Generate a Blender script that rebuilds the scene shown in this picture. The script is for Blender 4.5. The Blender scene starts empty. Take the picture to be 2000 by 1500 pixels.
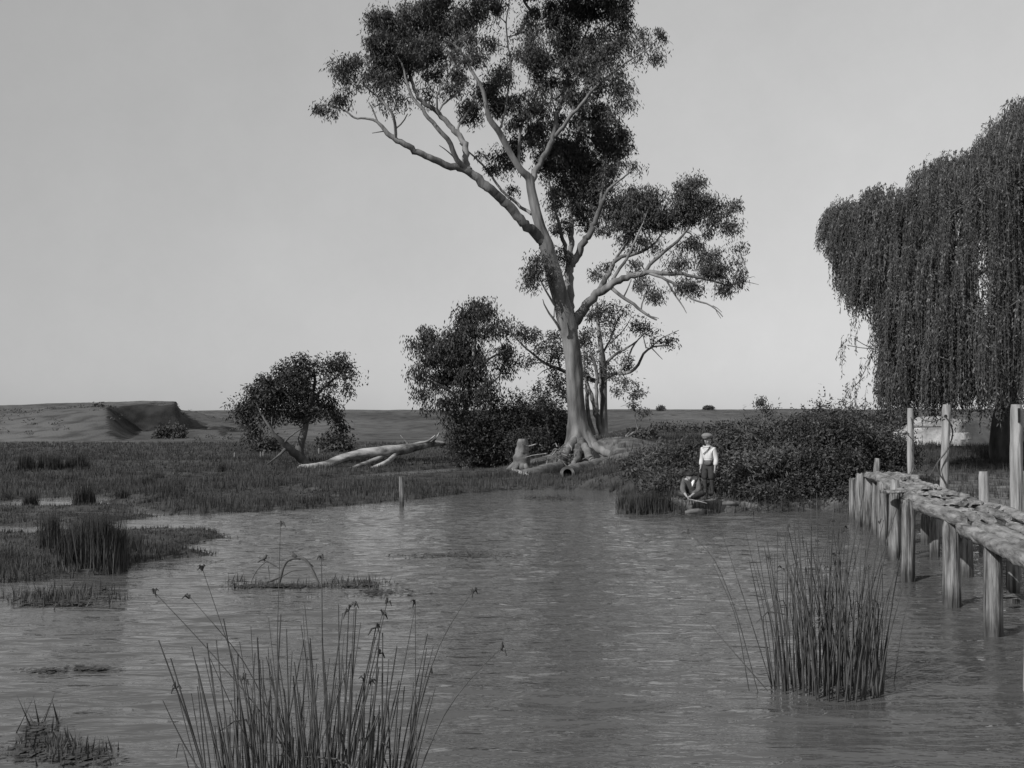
import bpy, math, random
import numpy as np
from mathutils import Vector, Matrix
R = math.radians
sc = bpy.context.scene
COL = sc.collection

# ------------------------------------------------------------------ camera, sky, sun, exposure
CAMH = 2.2
PITCH = math.atan(65 / 2000)
cam = bpy.data.cameras.new('camera'); camo = bpy.data.objects.new('camera', cam); COL.objects.link(camo)
camo.location = (0, 0, CAMH); camo.rotation_euler = (R(90) + PITCH, 0, 0)
cam.sensor_width = 36; cam.lens = 36; cam.clip_end = 8000; cam.clip_start = 0.05
sc.camera = camo
SUN_EL, SUN_AZ = 34, 232          # azimuth clockwise from +Y: behind the camera, to the left
W = bpy.data.worlds.new('World'); sc.world = W; W.use_nodes = True
nt = W.node_tree; nt.nodes.clear()
sky = nt.nodes.new('ShaderNodeTexSky'); sky.sky_type = 'NISHITA'; sky.sun_disc = False
sky.sun_elevation = R(SUN_EL); sky.sun_rotation = R(SUN_AZ); sky.air_density = 1.0; sky.dust_density = 1.0; sky.ozone_density = 1.0
# black and white plate: the sky's colour is reduced to grey
sep = nt.nodes.new('ShaderNodeSeparateColor'); nt.links.new(sky.outputs[0], sep.inputs[0])
m1 = nt.nodes.new('ShaderNodeMath'); m1.operation = 'MULTIPLY'; m1.inputs[1].default_value = 0.30; nt.links.new(sep.outputs[2], m1.inputs[0])
m2 = nt.nodes.new('ShaderNodeMath'); m2.operation = 'MULTIPLY_ADD'; m2.inputs[1].default_value = 0.40
mr_ = nt.nodes.new('ShaderNodeMath'); mr_.operation = 'MULTIPLY_ADD'; mr_.inputs[1].default_value = 0.30; nt.links.new(sep.outputs[0], mr_.inputs[0]); nt.links.new(m1.outputs[0], mr_.inputs[2])
nt.links.new(sep.outputs[1], m2.inputs[0]); nt.links.new(mr_.outputs[0], m2.inputs[2])
# the sky is a little paler towards the east (right) side
tc = nt.nodes.new('ShaderNodeTexCoord'); dp = nt.nodes.new('ShaderNodeVectorMath'); dp.operation = 'DOT_PRODUCT'
dp.inputs[1].default_value = (1.10, 0.0, 0.0); nt.links.new(tc.outputs['Generated'], dp.inputs[0])
m3 = nt.nodes.new('ShaderNodeMath'); m3.operation = 'ADD'; m3.inputs[1].default_value = 1.0; nt.links.new(dp.outputs['Value'], m3.inputs[0])
m4 = nt.nodes.new('ShaderNodeMath'); m4.operation = 'MULTIPLY'; nt.links.new(m2.outputs[0], m4.inputs[0]); nt.links.new(m3.outputs[0], m4.inputs[1])
# thin even veil over the whole sky: flattens the fall-off towards the zenith
pw = nt.nodes.new('ShaderNodeMath'); pw.operation = 'POWER'; pw.inputs[1].default_value = 0.26; nt.links.new(m4.outputs[0], pw.inputs[0])
pk = nt.nodes.new('ShaderNodeMath'); pk.operation = 'MULTIPLY'; pk.inputs[1].default_value = 2.43; nt.links.new(pw.outputs[0], pk.inputs[0])
cn = nt.nodes.new('ShaderNodeTexNoise'); cn.inputs['Scale'].default_value = 3.5; cn.inputs['Detail'].default_value = 9; cn.inputs['Roughness'].default_value = .7; nt.links.new(tc.outputs['Generated'], cn.inputs['Vector'])
cr = nt.nodes.new('ShaderNodeMapRange'); cr.inputs[1].default_value = .25; cr.inputs[2].default_value = .75; cr.inputs[3].default_value = .93; cr.inputs[4].default_value = 1.07; nt.links.new(cn.outputs[0], cr.inputs[0])
ck = nt.nodes.new('ShaderNodeMath'); ck.operation = 'MULTIPLY'; nt.links.new(pk.outputs[0], ck.inputs[0]); nt.links.new(cr.outputs[0], ck.inputs[1]); pk = ck   # faint high haze
bg = nt.nodes.new('ShaderNodeBackground'); bg.inputs[1].default_value = 0.11; nt.links.new(pk.outputs[0], bg.inputs[0])
wo = nt.nodes.new('ShaderNodeOutputWorld'); nt.links.new(bg.outputs[0], wo.inputs[0])
sl = bpy.data.lights.new('sun', 'SUN'); sl.energy = 3.3; sl.angle = R(0.6); sl.color = (1, 0.99, 0.98)
slo = bpy.data.objects.new('sun', sl); COL.objects.link(slo)
sd_ = Vector((math.sin(R(SUN_AZ)) * math.cos(R(SUN_EL)), math.cos(R(SUN_AZ)) * math.cos(R(SUN_EL)), math.sin(R(SUN_EL))))
slo.rotation_euler = sd_.to_track_quat('Z', 'Y').to_euler(); slo.location = (-20, -20, 30)
sc.view_settings.view_transform = 'Standard'; sc.view_settings.look = 'None'; sc.view_settings.gamma = 1; sc.view_settings.exposure = 0.52

# ------------------------------------------------------------------ helpers
def P(px, py, Y):
    """point seen at photo pixel (2000x1500) at distance Y along the view"""
    cx = (px - 1000) / 2000; cz = (750 - py) / 2000
    dy = math.cos(PITCH) - cz * math.sin(PITCH); dz = math.sin(PITCH) + cz * math.cos(PITCH)
    k = Y / dy
    return np.array((cx * k, Y, CAMH + dz * k))
def G(px, py, z=0.0):
    cx = (px - 1000) / 2000; cz = (750 - py) / 2000
    dy = math.cos(PITCH) - cz * math.sin(PITCH); dz = math.sin(PITCH) + cz * math.cos(PITCH)
    k = (z - CAMH) / dz
    return np.array((cx * k, dy * k, z))
def ss(t): t = np.clip(t, 0, 1); return t * t * (3 - 2 * t)
def _h(ix, iy, s):
    n = (ix.astype(np.int64) * 374761393 + iy.astype(np.int64) * 668265263 + s * 1442695041) & 0x7fffffff
    n = ((n ^ (n >> 13)) * 1274126177) & 0x7fffffff
    return ((n ^ (n >> 16)) & 0xffff) / 65535.0
def vn(x, y, s=0):
    x = np.asarray(x, float); y = np.asarray(y, float)
    ix = np.floor(x); iy = np.floor(y); fx = ss(x - ix); fy = ss(y - iy)
    a = _h(ix, iy, s); b = _h(ix + 1, iy, s); c = _h(ix, iy + 1, s); d = _h(ix + 1, iy + 1, s)
    return (a * (1 - fx) + b * fx) * (1 - fy) + (c * (1 - fx) + d * fx) * fy
def fbm(x, y, s=0, o=4):
    t = 0; a = 0.5; f = 1.0
    for k in range(o): t = t + a * (vn(x * f, y * f, s + k) - 0.5); a *= 0.5; f *= 2.03
    return t * 2
def unit(v): return v / (np.linalg.norm(v, axis=-1, keepdims=True) + 1e-9)

def tag(o, label=None, cat=None, group=None, kind=None):
    if label: o['label'] = label
    if cat: o['category'] = cat
    if group: o['group'] = group
    if kind: o['kind'] = kind
    return o
def empty(name, loc, label=None, cat=None, group=None, rz=0):
    o = bpy.data.objects.new(name, None); COL.objects.link(o); o.location = loc; o.rotation_euler = (0, 0, rz)
    o.empty_display_size = 0.2
    return tag(o, label, cat, group)

class MB:
    """collects faces and links them as one mesh object"""
    def __init__(s): s.v = []; s.f = []; s.n = 0
    def add(s, v, f):
        v = np.asarray(v, float).reshape(-1, 3); f = np.asarray(f, int)
        s.v.append(v); s.f.append(f + s.n); s.n += len(v)
    def tube(s, pts, rad, sides=6, cap=True, noise=0.0, seed=0, flute=None):
        pts = np.asarray(pts, float); n = len(pts); rad = np.broadcast_to(np.asarray(rad, float), (n,))
        t = np.gradient(pts, axis=0); t = unit(t)
        ref = np.array((0.0, 0, 1)) if abs(t[0][2]) < 0.9 else np.array((1.0, 0, 0))
        u = unit(np.cross(ref, t[0])); rings = []
        ang = np.linspace(0, 2 * np.pi, sides, endpoint=False)
        for i in range(n):
            u = u - t[i] * np.dot(u, t[i]); u = u / (np.linalg.norm(u) + 1e-9); w = np.cross(t[i], u)
            rr = rad[i] * np.ones(sides)
            if noise: rr = rr * (1 + noise * 2 * fbm(ang * 1.6 + seed, np.full(sides, i * 0.35), seed, 3) )
            if flute is not None: rr = rr * (1 + flute[i] * (np.cos(ang * 5 + seed) + .6 * np.cos(ang * 8 + 2 * seed) + .4 * np.cos(ang * 13)))
            rings.append(pts[i] + np.outer(np.cos(ang) * rr, u) + np.outer(np.sin(ang) * rr, w))
        v = np.concatenate(rings); i = np.arange(n - 1)[:, None] * sides; j = np.arange(sides)[None, :]; k = (j + 1) % sides
        f = np.stack([(i + j), (i + k), (i + sides + k), (i + sides + j)], -1).reshape(-1, 4)
        s.add(v, f)
        if cap:
            c0 = pts[0]; c1 = pts[-1]; base = s.n
            s.v.append(np.vstack([rings[0], c0[None], rings[-1], c1[None]])); j = np.arange(sides); k = (j + 1) % sides
            s.f.append(base + np.stack([k, j, np.full(sides, sides)], -1))
            s.f.append(base + sides + 1 + np.stack([j, k, np.full(sides, sides)], -1)); s.n += 2 * sides + 2
    def box(s, c, d, rot=None):
        v = np.array([(x, y, z) for x in (-.5, .5) for y in (-.5, .5) for z in (-.5, .5)]) * np.asarray(d, float)
        if rot is not None: v = v @ np.array(rot).T
        s.add(v + np.asarray(c), [(0, 1, 3, 2), (4, 6, 7, 5), (0, 4, 5, 1), (2, 3, 7, 6), (0, 2, 6, 4), (1, 5, 7, 3)])
    def ball(s, c, r, seg=10, rings=7):
        r = np.broadcast_to(np.asarray(r, float), (3,)); vs = []
        th = np.linspace(0, np.pi, rings + 1); ph = np.linspace(0, 2 * np.pi, seg, endpoint=False)
        for t in th: vs.append(np.stack([np.sin(t) * np.cos(ph), np.sin(t) * np.sin(ph), np.full(seg, np.cos(t))], -1))
        v = np.concatenate(vs) * r + np.asarray(c)
        i = np.arange(rings)[:, None] * seg; j = np.arange(seg)[None, :]; k = (j + 1) % seg
        s.add(v, np.stack([i + j, i + seg + j, i + seg + k, i + k], -1).reshape(-1, 4))
    def mesh(s, name, smooth=False):
        v = np.concatenate(s.v); me = bpy.data.meshes.new(name)
        tot = np.concatenate([np.full(len(f), f.shape[1]) for f in s.f]); idx = np.concatenate([f.ravel() for f in s.f])
        me.vertices.add(len(v)); me.vertices.foreach_set('co', v.astype(np.float32).ravel())
        me.loops.add(len(idx)); me.loops.foreach_set('vertex_index', idx.astype(np.int32))
        me.polygons.add(len(tot)); st = np.concatenate([[0], np.cumsum(tot)[:-1]])
        me.polygons.foreach_set('loop_start', st.astype(np.int32)); me.polygons.foreach_set('loop_total', tot.astype(np.int32))
        me.polygons.foreach_set('use_smooth', np.full(len(tot), smooth)); me.update(calc_edges=True)
        return me
    def build(s, name, mat, parent=None, smooth=False):
        """world-space geometry; the mesh is stored relative to its parent"""
        if parent is not None and parent.parent is None:
            M = Matrix.Translation(parent.location) @ parent.rotation_euler.to_matrix().to_4x4(); Mi = np.array(M.inverted())
        elif parent is not None and parent.parent is not None:
            q = parent.parent; M = Matrix.Translation(q.location) @ q.rotation_euler.to_matrix().to_4x4() @ Matrix.Translation(parent.location); Mi = np.array(M.inverted())
        else: Mi = None
        if Mi is not None:
            s.v = [a @ Mi[:3, :3].T + Mi[:3, 3] for a in s.v]
        me = s.mesh(name, smooth); me.materials.append(mat)
        o = bpy.data.objects.new(name, me); COL.objects.link(o); o.parent = parent
        return o
def grid_mesh(X, Y, Z, name, mat, kind='structure', smooth=True):
    ny, nx = X.shape; m = MB()
    i = np.arange(ny - 1)[:, None] * nx; j = np.arange(nx - 1)[None, :]
    m.add(np.stack([X, Y, Z], -1).reshape(-1, 3), np.stack([i + j, i + j + 1, i + nx + j + 1, i + nx + j], -1).reshape(-1, 4))
    o = m.build(name, mat, None, smooth); o['kind'] = kind
    return o

# ------------------------------------------------------------------ materials (the plate is black and white: everything is grey)
def mat(name, lo, hi, scale=3.0, rough=0.85, stretch=(1, 1, 1), bump=0.0, bscale=None, spec=0.2, contrast=(0.35, 0.65), transl=0.0, detail=6, bstretch=None):
    m = bpy.data.materials.new(name); m.use_nodes = True; t = m.node_tree; t.nodes.clear(); L = t.links.new
    out = t.nodes.new('ShaderNodeOutputMaterial'); b = t.nodes.new('ShaderNodeBsdfPrincipled')
    tc = t.nodes.new('ShaderNodeTexCoord'); mp = t.nodes.new('ShaderNodeMapping'); mp.inputs['Scale'].default_value = stretch
    L(tc.outputs['Object'], mp.inputs[0])
    n = t.nodes.new('ShaderNodeTexNoise'); n.inputs['Scale'].default_value = scale; n.inputs['Detail'].default_value = detail; n.inputs['Roughness'].default_value = 0.62
    L(mp.outputs[0], n.inputs['Vector'])
    r = t.nodes.new('ShaderNodeValToRGB'); r.color_ramp.elements[0].position = contrast[0]; r.color_ramp.elements[1].position = contrast[1]
    r.color_ramp.elements[0].color = (lo, lo, lo, 1); r.color_ramp.elements[1].color = (hi, hi, hi, 1)
    L(n.outputs[0], r.inputs[0]); L(r.outputs[0], b.inputs['Base Color'])
    b.inputs['Roughness'].default_value = rough; b.inputs['Specular IOR Level'].default_value = spec
    if bump:
        n2 = t.nodes.new('ShaderNodeTexNoise'); n2.inputs['Scale'].default_value = bscale or scale * 3; n2.inputs['Detail'].default_value = 5
        mp2 = t.nodes.new('ShaderNodeMapping'); mp2.inputs['Scale'].default_value = bstretch or stretch; L(tc.outputs['Object'], mp2.inputs[0]); L(mp2.outputs[0], n2.inputs['Vector'])
        bp = t.nodes.new('ShaderNodeBump'); bp.inputs['Strength'].default_value = 1.0; bp.inputs['Distance'].default_value = bump
        L(n2.outputs[0], bp.inputs['Height']); L(bp.outputs[0], b.inputs['Normal'])
    if transl:
        tr = t.nodes.new('ShaderNodeBsdfTranslucent'); L(r.outputs[0], tr.inputs[0]); mx = t.nodes.new('ShaderNodeMixShader'); mx.inputs[0].default_value = transl
        L(b.outputs[0], mx.inputs[1]); L(tr.outputs[0], mx.inputs[2]); L(mx.outputs[0], out.inputs[0])
    else: L(b.outputs[0], out.inputs[0])
    return m
M = {}
M['gum_bark'] = mat('gum_bark', 0.05, 0.21, 1.6, 0.85, (1, 1, 0.16), 0.03, 6, contrast=(0.36, 0.62))
M['rear_bark'] = mat('rear_bark', 0.07, 0.26, 1.8, 0.85, (1, 1, 0.2), 0.03, 6, contrast=(0.40, 0.62))
M['dark_bark'] = mat('dark_bark', 0.05, 0.15, 2.5, 0.9, (1, 1, 0.25), 0.02, 7)
M['log_pale'] = mat('log_pale', 0.08, 0.36, 1.7, 0.85, (0.5, 1.5, 1.5), 0.03, 5, contrast=(0.38, 0.60))
M['log_brown'] = mat('log_brown', 0.06, 0.20, 2.0, 0.9, (0.5, 1.3, 1.3), 0.04, 5)
M['hollow'] = mat('hollow', 0.012, 0.03, 4, 0.95)
M['gum_leaf'] = mat('gum_leaf', 0.026, 0.078, 1.1, 0.55, spec=0.35, transl=0.12)
M['gum_leaf_dark'] = mat('gum_leaf_dark', 0.020, 0.050, 1.1, 0.6, spec=0.3, transl=0.10)
M['hazed_leaf'] = mat('hazed_leaf', 0.05, 0.09, 0.8, 0.7, transl=0.1)  # distance haze is put into the colour as a paler leaf tone
M['willow_leaf'] = mat('willow_leaf', 0.028, 0.095, 1.3, 0.5, spec=0.35, transl=0.15)
M['bush_leaf'] = mat('bush_leaf', 0.022, 0.07, 1.6, 0.6, spec=0.3, transl=0.1)
M['bush_leaf_light'] = mat('bush_leaf_light', 0.04, 0.11, 2.2, 0.6, spec=0.3, transl=0.15)
M['grass'] = mat('grass', 0.028, 0.085, 0.5, 0.8, transl=0.2)
M['rush'] = mat('rush', 0.03, 0.085, 4, 0.6, spec=0.3, transl=0.0)
M['rush_head'] = mat('rush_head', 0.03, 0.07, 20, 0.9)
M['reed_bed'] = mat('reed_bed', 0.025, 0.075, 1.2, 0.8, transl=0.15)
M['weed'] = mat('weed', 0.035, 0.09, 3, 0.7)
M['pile_wood'] = mat('pile_wood', 0.045, 0.24, 20, 0.9, (1, 1, 0.07), 0.035, 40, contrast=(0.38, 0.60), bstretch=(1, 1, 0.06), detail=9)
M['pile_pale'] = mat('pile_pale', 0.11, 0.34, 14, 0.9, (1, 1, 0.07), 0.016, 34, contrast=(0.32, 0.64), bstretch=(1, 1, 0.06), detail=9)
M['deck_wood'] = mat('deck_wood', 0.07, 0.27, 11, 0.95, (1, 0.22, 1), 0.03, 18, contrast=(0.36, 0.64), detail=10, bstretch=(1, .3, 1))
M['vine'] = mat('vine', 0.04, 0.10, 8, 0.9)
M['mud'] = mat('mud', 0.07, 0.20, 1.8, 0.9, bump=0.03, bscale=5)
M['pale_earth'] = mat('pale_earth', 0.16, 0.42, 1.3, 0.95, bump=0.05, bscale=4)
M['skin'] = mat('skin', 0.24, 0.30, 6, 0.6)
M['shirt'] = mat('shirt', 0.42, 0.55, 14, 0.9, (1, 1, 0.3), 0.006, 18)
M['trousers'] = mat('trousers', 0.028, 0.05, 12, 0.95)
M['jacket'] = mat('jacket', 0.07, 0.11, 12, 0.95, bump=0.006, bscale=18)
M['cap'] = mat('cap', 0.14, 0.20, 25, 0.95)
M['boots'] = mat('boots', 0.02, 0.04, 12, 0.5)
M['hair'] = mat('hair', 0.015, 0.03, 12, 0.7)
M['white_cloth'] = mat('white_cloth', 0.75, 0.82, 5, 0.9)

def wet_line(m, z0=.06, z1=.26):
    t = m.node_tree; b = [n for n in t.nodes if n.type == 'BSDF_PRINCIPLED'][0]; src = b.inputs['Base Color'].links[0].from_socket
    g = t.nodes.new('ShaderNodeNewGeometry'); s = t.nodes.new('ShaderNodeSeparateXYZ'); t.links.new(g.outputs['Position'], s.inputs[0])
    n = t.nodes.new('ShaderNodeTexNoise'); n.inputs['Scale'].default_value = 9; t.links.new(g.outputs['Position'], n.inputs['Vector'])
    a = t.nodes.new('ShaderNodeMath'); a.operation = 'MULTIPLY_ADD'; a.inputs[1].default_value = -.16; t.links.new(n.outputs[0], a.inputs[0]); t.links.new(s.outputs[2], a.inputs[2])
    r = t.nodes.new('ShaderNodeMapRange'); r.inputs[1].default_value = z0 - .06; r.inputs[2].default_value = z1 - .06; r.inputs[3].default_value = .38; r.inputs[4].default_value = 1; t.links.new(a.outputs[0], r.inputs[0])
    x = t.nodes.new('ShaderNodeMix'); x.data_type = 'RGBA'; x.blend_type = 'MULTIPLY'; x.inputs[0].default_value = 1; t.links.new(src, x.inputs[6]); t.links.new(r.outputs[0], x.inputs[7]); t.links.new(x.outputs[2], b.inputs['Base Color'])
wet_line(M['pile_wood'])
# ------------------------------------------------------------------ shorelines
MAIN = [(1228, 972), (1205, 958), (1120, 955), (1000, 957), (900, 965), (800, 975), (700, 985), (600, 993), (500, 1000), (400, 1003), (300, 1008), (215, 1018),
        (215, 1042), (330, 1037), (425, 1040), (430, 1050), (380, 1062), (330, 1074), (410, 1081), (385, 1087), (290, 1091), (240, 1105), (180, 1122), (110, 1130),
        (-60, 1138)]
poly = [G(a, b)[:2] for a, b in MAIN] + [np.array(p) for p in [(-14, 12.2), (-30, 10), (-60, 8), (-60, 3.2), (-10, 3.4), (0, 3.0), (20, 2.8), (60, 4), (60, 20)]]
poly += [G(a, b)[:2] for a, b in [(2300, 1012), (2000, 1010), (1800, 1012), (1665, 1003), (1600, 995), (1520, 1000), (1400, 1004), (1330, 1005), (1232, 1004)]]
CHAN = [G(a, b)[:2] for a, b in [(640, 930), (760, 922), (880, 914), (1000, 909), (1010, 919), (930, 923), (840, 927), (740, 934)]]
CH2 = [G(a, b)[:2] for a, b in [(1100, 925), (1180, 922), (1160, 930), (1080, 932)]]
def sdist(x, y, pl):
    """signed distance, positive outside the polygon"""
    pl = np.array(pl); n = len(pl); d = np.full(x.shape, 1e9); ins = np.zeros(x.shape, bool)
    for i in range(n):
        a = pl[i]; b = pl[(i + 1) % n]; e = b - a; wx = x - a[0]; wy = y - a[1]
        t = np.clip((wx * e[0] + wy * e[1]) / (e @ e + 1e-12), 0, 1)
        d = np.minimum(d, (wx - e[0] * t) ** 2 + (wy - e[1] * t) ** 2)
        c = ((a[1] > y) != (b[1] > y)); xx = (b[0] - a[0]) * (y - a[1]) / (b[1] - a[1] + 1e-12) + a[0]
        ins ^= c & (x < xx)
    return np.where(ins, -1, 1) * np.sqrt(d)
PUD = [(G(95, 985), 2.3, 1.1), (G(170, 975), 2.2, .8), (G(55, 1035), 1.6, .8), (G(200, 1003), 1.8, .6), (G(130, 1062), .7, .35), (G(520, 962), 1.6, .35), (G(610, 959), 1.3, .35), (G(880, 936), 1.2, .35), (G(350, 930), 1.6, .5)]
def water_sd(x, y):
    wx = x + 0.35 * fbm(x * 0.9, y * 0.9, 11) + 0.10 * fbm(x * 4, y * 4, 12); wy = y + 0.30 * fbm(x * 0.9, y * 0.9, 13) + 0.10 * fbm(x * 4, y * 4, 14)
    s = sdist(wx, wy, poly); s = np.minimum(s, sdist(wx, wy, CHAN)); s = np.minimum(s, sdist(wx, wy, CH2))
    for c, a, b in PUD:
        s = np.minimum(s, (np.sqrt(((wx - c[0]) / a) ** 2 + ((wy - c[1]) / b) ** 2) - 1) * b + 0.5 * fbm(x * 1.7, y * 3.4, 21))
    return s
def Hraw(x, y):
    x = np.asarray(x, float); y = np.asarray(y, float); d = np.hypot(x * 0.35, y) * np.sign(y + 1e-6)
    a = x / np.maximum(y, 2)
    lf = np.interp(d, [0, 30, 60, 90, 140, 200, 300, 350, 450, 3000], [.07, .08, .16, .25, .5, 1.4, 4.0, 4.6, 4.3, 3.0])
    rt = np.interp(d, [0, 22, 25, 30, 38, 45, 75, 130, 200, 350, 450, 3000], [.25, .26, .34, .5, .75, .95, 1.25, 1.7, 2.4, 4.9, 4.5, 3.0])
    w = ss((a - 0.045) / 0.08)
    h = lf * (1 - w) + rt * w
    h = h + 0.80 * np.exp(-(((x - 3.2) / 2.6) ** 2 + ((y - 42.5) / 2.6) ** 2))
    h = h + 0.05 * fbm(x * 0.6, y * 0.6, 31) * (0.5 + w) + 0.02 * fbm(x * 3, y * 3, 32) + np.clip((d - 60) / 200, 0, 1) * 0.7 * fbm(x * .03, y * .03, 33)
    # low levee behind the back channel
    h = h + 0.12 * np.exp(-((y - 47) / 2.0) ** 2) * (1 - w)
    h = np.where(y < 3.4, 0.15 + 0.02 * fbm(x, y, 5), h)
    return h, w
def H(x, y):
    h, w = Hraw(x, y); s = water_sd(np.asarray(x, float), np.asarray(y, float))
    bw = 0.15 + 0.55 * w
    return np.where(s > 0, 0.012 + (h - 0.012) * ss(s / bw * 0.9 + 0.1 * (s > 0)), -0.02 - 0.55 * ss(-s / 1.6))
def H1(x, y): return float(H(np.array([x]), np.array([y]))[0])

def terrain_material():
    m = bpy.data.materials.new('ground'); m.use_nodes = True; t = m.node_tree; b = t.nodes['Principled BSDF']; L = t.links.new
    tc = t.nodes.new('ShaderNodeTexCoord'); geo = t.nodes.new('ShaderNodeNewGeometry')
    def noise(s, st=(1, 1, 1), d=6):
        mp = t.nodes.new('ShaderNodeMapping'); mp.inputs['Scale'].default_value = st; L(tc.outputs['Object'], mp.inputs[0])
        n = t.nodes.new('ShaderNodeTexNoise'); n.inputs['Scale'].default_value = s; n.inputs['Detail'].default_value = d; L(mp.outputs[0], n.inputs['Vector']); return n.outputs[0]
    def ramp(src, p0, c0, p1, c1):
        r = t.nodes.new('ShaderNodeValToRGB'); e = r.color_ramp.elements; e[0].position = p0; e[1].position = p1; e[0].color = (c0,) * 3 + (1,); e[1].color = (c1,) * 3 + (1,); L(src, r.inputs[0]); return r.outputs[0]
    def mix(f, a, c):
        x = t.nodes.new('ShaderNodeMix'); x.data_type = 'RGBA'; L(f, x.inputs[0]); L(a, x.inputs[6]); L(c, x.inputs[7]); return x.outputs[2]
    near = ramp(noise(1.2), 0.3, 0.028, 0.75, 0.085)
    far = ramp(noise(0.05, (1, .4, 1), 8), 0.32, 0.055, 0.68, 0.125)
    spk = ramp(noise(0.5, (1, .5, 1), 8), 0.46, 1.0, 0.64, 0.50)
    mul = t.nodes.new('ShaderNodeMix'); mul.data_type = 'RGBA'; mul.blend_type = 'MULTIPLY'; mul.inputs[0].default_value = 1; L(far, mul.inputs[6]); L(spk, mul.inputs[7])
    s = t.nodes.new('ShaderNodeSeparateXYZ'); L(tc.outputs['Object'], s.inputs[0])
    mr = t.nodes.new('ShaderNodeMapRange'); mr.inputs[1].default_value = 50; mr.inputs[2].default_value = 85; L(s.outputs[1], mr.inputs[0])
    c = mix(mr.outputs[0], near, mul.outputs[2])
    bare = ramp(noise(2.0), 0.35, 0.05, 0.7, 0.16)
    def spot(cx, cy, rx, ry):
        mp = t.nodes.new('ShaderNodeMapping'); mp.inputs['Location'].default_value = (-cx / rx, -cy / ry, 0); mp.inputs['Scale'].default_value = (1 / rx, 1 / ry, 0); L(tc.outputs['Object'], mp.inputs[0])
        l = t.nodes.new('ShaderNodeVectorMath'); l.operation = 'LENGTH'; L(mp.outputs[0], l.inputs[0])
        a = t.nodes.new('ShaderNodeMath'); a.operation = 'MULTIPLY_ADD'; a.inputs[1].default_value = 0.9; L(noise(0.9), a.inputs[0]); L(l.outputs['Value'], a.inputs[2])
        r = t.nodes.new('ShaderNodeMapRange'); r.inputs[1].default_value = 1.55; r.inputs[2].default_value = 1.2; L(a.outputs[0], r.inputs[0]); return r.outputs[0]
    for sp in ((3.2, 41.0, 3.4, 3.6), (7.6, 25.2, 2.4, 1.0), (4.6, 24.0, 1.4, 1.0), (12.5, 26, 4.5, 5.0)): c = mix(spot(*sp), c, bare)
    # steep faces of the cliff get a darker tone
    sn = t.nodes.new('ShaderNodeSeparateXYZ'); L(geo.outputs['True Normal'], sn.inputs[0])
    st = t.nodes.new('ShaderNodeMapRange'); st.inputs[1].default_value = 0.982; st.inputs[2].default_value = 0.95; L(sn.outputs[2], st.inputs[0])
    steep_tone = ramp(noise(0.35, (1, 1, 1.5), 8), 0.35, 0.012, 0.7, 0.055)
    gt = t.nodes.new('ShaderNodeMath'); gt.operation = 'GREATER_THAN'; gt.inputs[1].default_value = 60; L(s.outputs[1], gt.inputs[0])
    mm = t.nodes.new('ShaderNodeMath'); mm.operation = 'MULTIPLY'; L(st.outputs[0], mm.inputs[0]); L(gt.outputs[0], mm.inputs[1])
    c = mix(mm.outputs[0], c, steep_tone)
    L(c, b.inputs['Base Color']); b.inputs['Roughness'].default_value = 0.95; b.inputs['Specular IOR Level'].default_value = 0.1
    bp = t.nodes.new('ShaderNodeBump'); bp.inputs['Distance'].default_value = 0.08; L(noise(6, d=5), bp.inputs['Height']); L(bp.outputs[0], b.inputs['Normal'])
    return m
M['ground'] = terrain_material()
def axis(lo, hi, a, n): return a * np.sinh(np.linspace(math.asinh(lo / a), math.asinh(hi / a), n))
gx = axis(-2600, 2600, 9, 760)
gy = 22 + axis(-60, 3200, 14, 720)
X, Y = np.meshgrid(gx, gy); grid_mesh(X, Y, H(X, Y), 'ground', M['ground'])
# flat-topped hill with its cliff, on the left
MESA = [np.array((a * d, d)) for a, d in [(-.70, 190), (-.5, 170), (-.42, 146), (-.395, 133), (-.36, 128), (-.332, 130), (-.327, 150), (-.335, 200), (-.36, 262), (-.70, 290)]]
hx, hy = np.meshgrid(np.arange(-150, -20, 0.55), np.arange(72, 320, 0.7))
aa = hx / hy; base = H(hx, hy) - .25
wig = 2.2 * fbm(hx * .22, hy * .05, 71) + .8 * fbm(hx * .9, hy * .2, 72); aw = aa + .002 * fbm(hx * .5, hy * .5, 76)
topl = np.interp(aw, [-.60, -.48, -.40, -.36, -.33], [2.5, 2.75, 3.2, 3.6, 3.55]) + .10 * fbm(hx * .1, hy * .06, 73)
talus = np.clip(2.6 * (1 - (aw + .3275) / .055), 0, 2.6) * (1 + .3 * fbm(hx * .3, hy * .3, 75)); bl = ss((aw + .3285) / .004); topv = topl * (1 - bl) + talus * bl
foot = np.minimum(.45 + 3.25 * ss((-.366 - aw) / .034) + .25 * fbm(hx * .3, hy * .3, 77), topv)
d0 = 117 + wig + 6 * np.clip((aw + .3285) / .05, 0, 1); front = ss((hy - 80) / 40) ** .9
up = ss((hy - d0) / 4.2); back = np.where(aw > -.3275, ss(1 - (hy - 128) / 22), ss(1 - (hy - 230) / 60))
hz = base + (foot * front * np.where(aw > -.20, 0, 1) + np.maximum(topv - foot, 0) * up) * back + .10 * fbm(hx * .5, hy * .5, 74)
hz = np.where(aw > -.262, base - .3, hz)
edge = np.minimum.reduce([hx - hx.min(), hx.max() - hx, hy - hy.min(), hy.max() - hy])
M2 = [np.array((a * d, d)) for a, d in [(-.326, 136), (-.31, 130), (-.285, 126), (-.272, 128), (-.28, 150), (-.33, 160)]]
s2 = sdist(hx + 2.5 * fbm(hx * .2, hy * .2, 81), hy + 2.5 * fbm(hx * .2, hy * .2, 82), M2); hz = np.maximum(hz, base - .25 + (2.1 + .5 * fbm(hx * .15, hy * .15, 83) - .10 * (hx + 42)) * ss(1 - np.maximum(s2, 0) / 5))
hz = hz - 6 * ss(1 - edge / 8)
grid_mesh(hx, hy, hz, 'hill', M['ground'])

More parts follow.
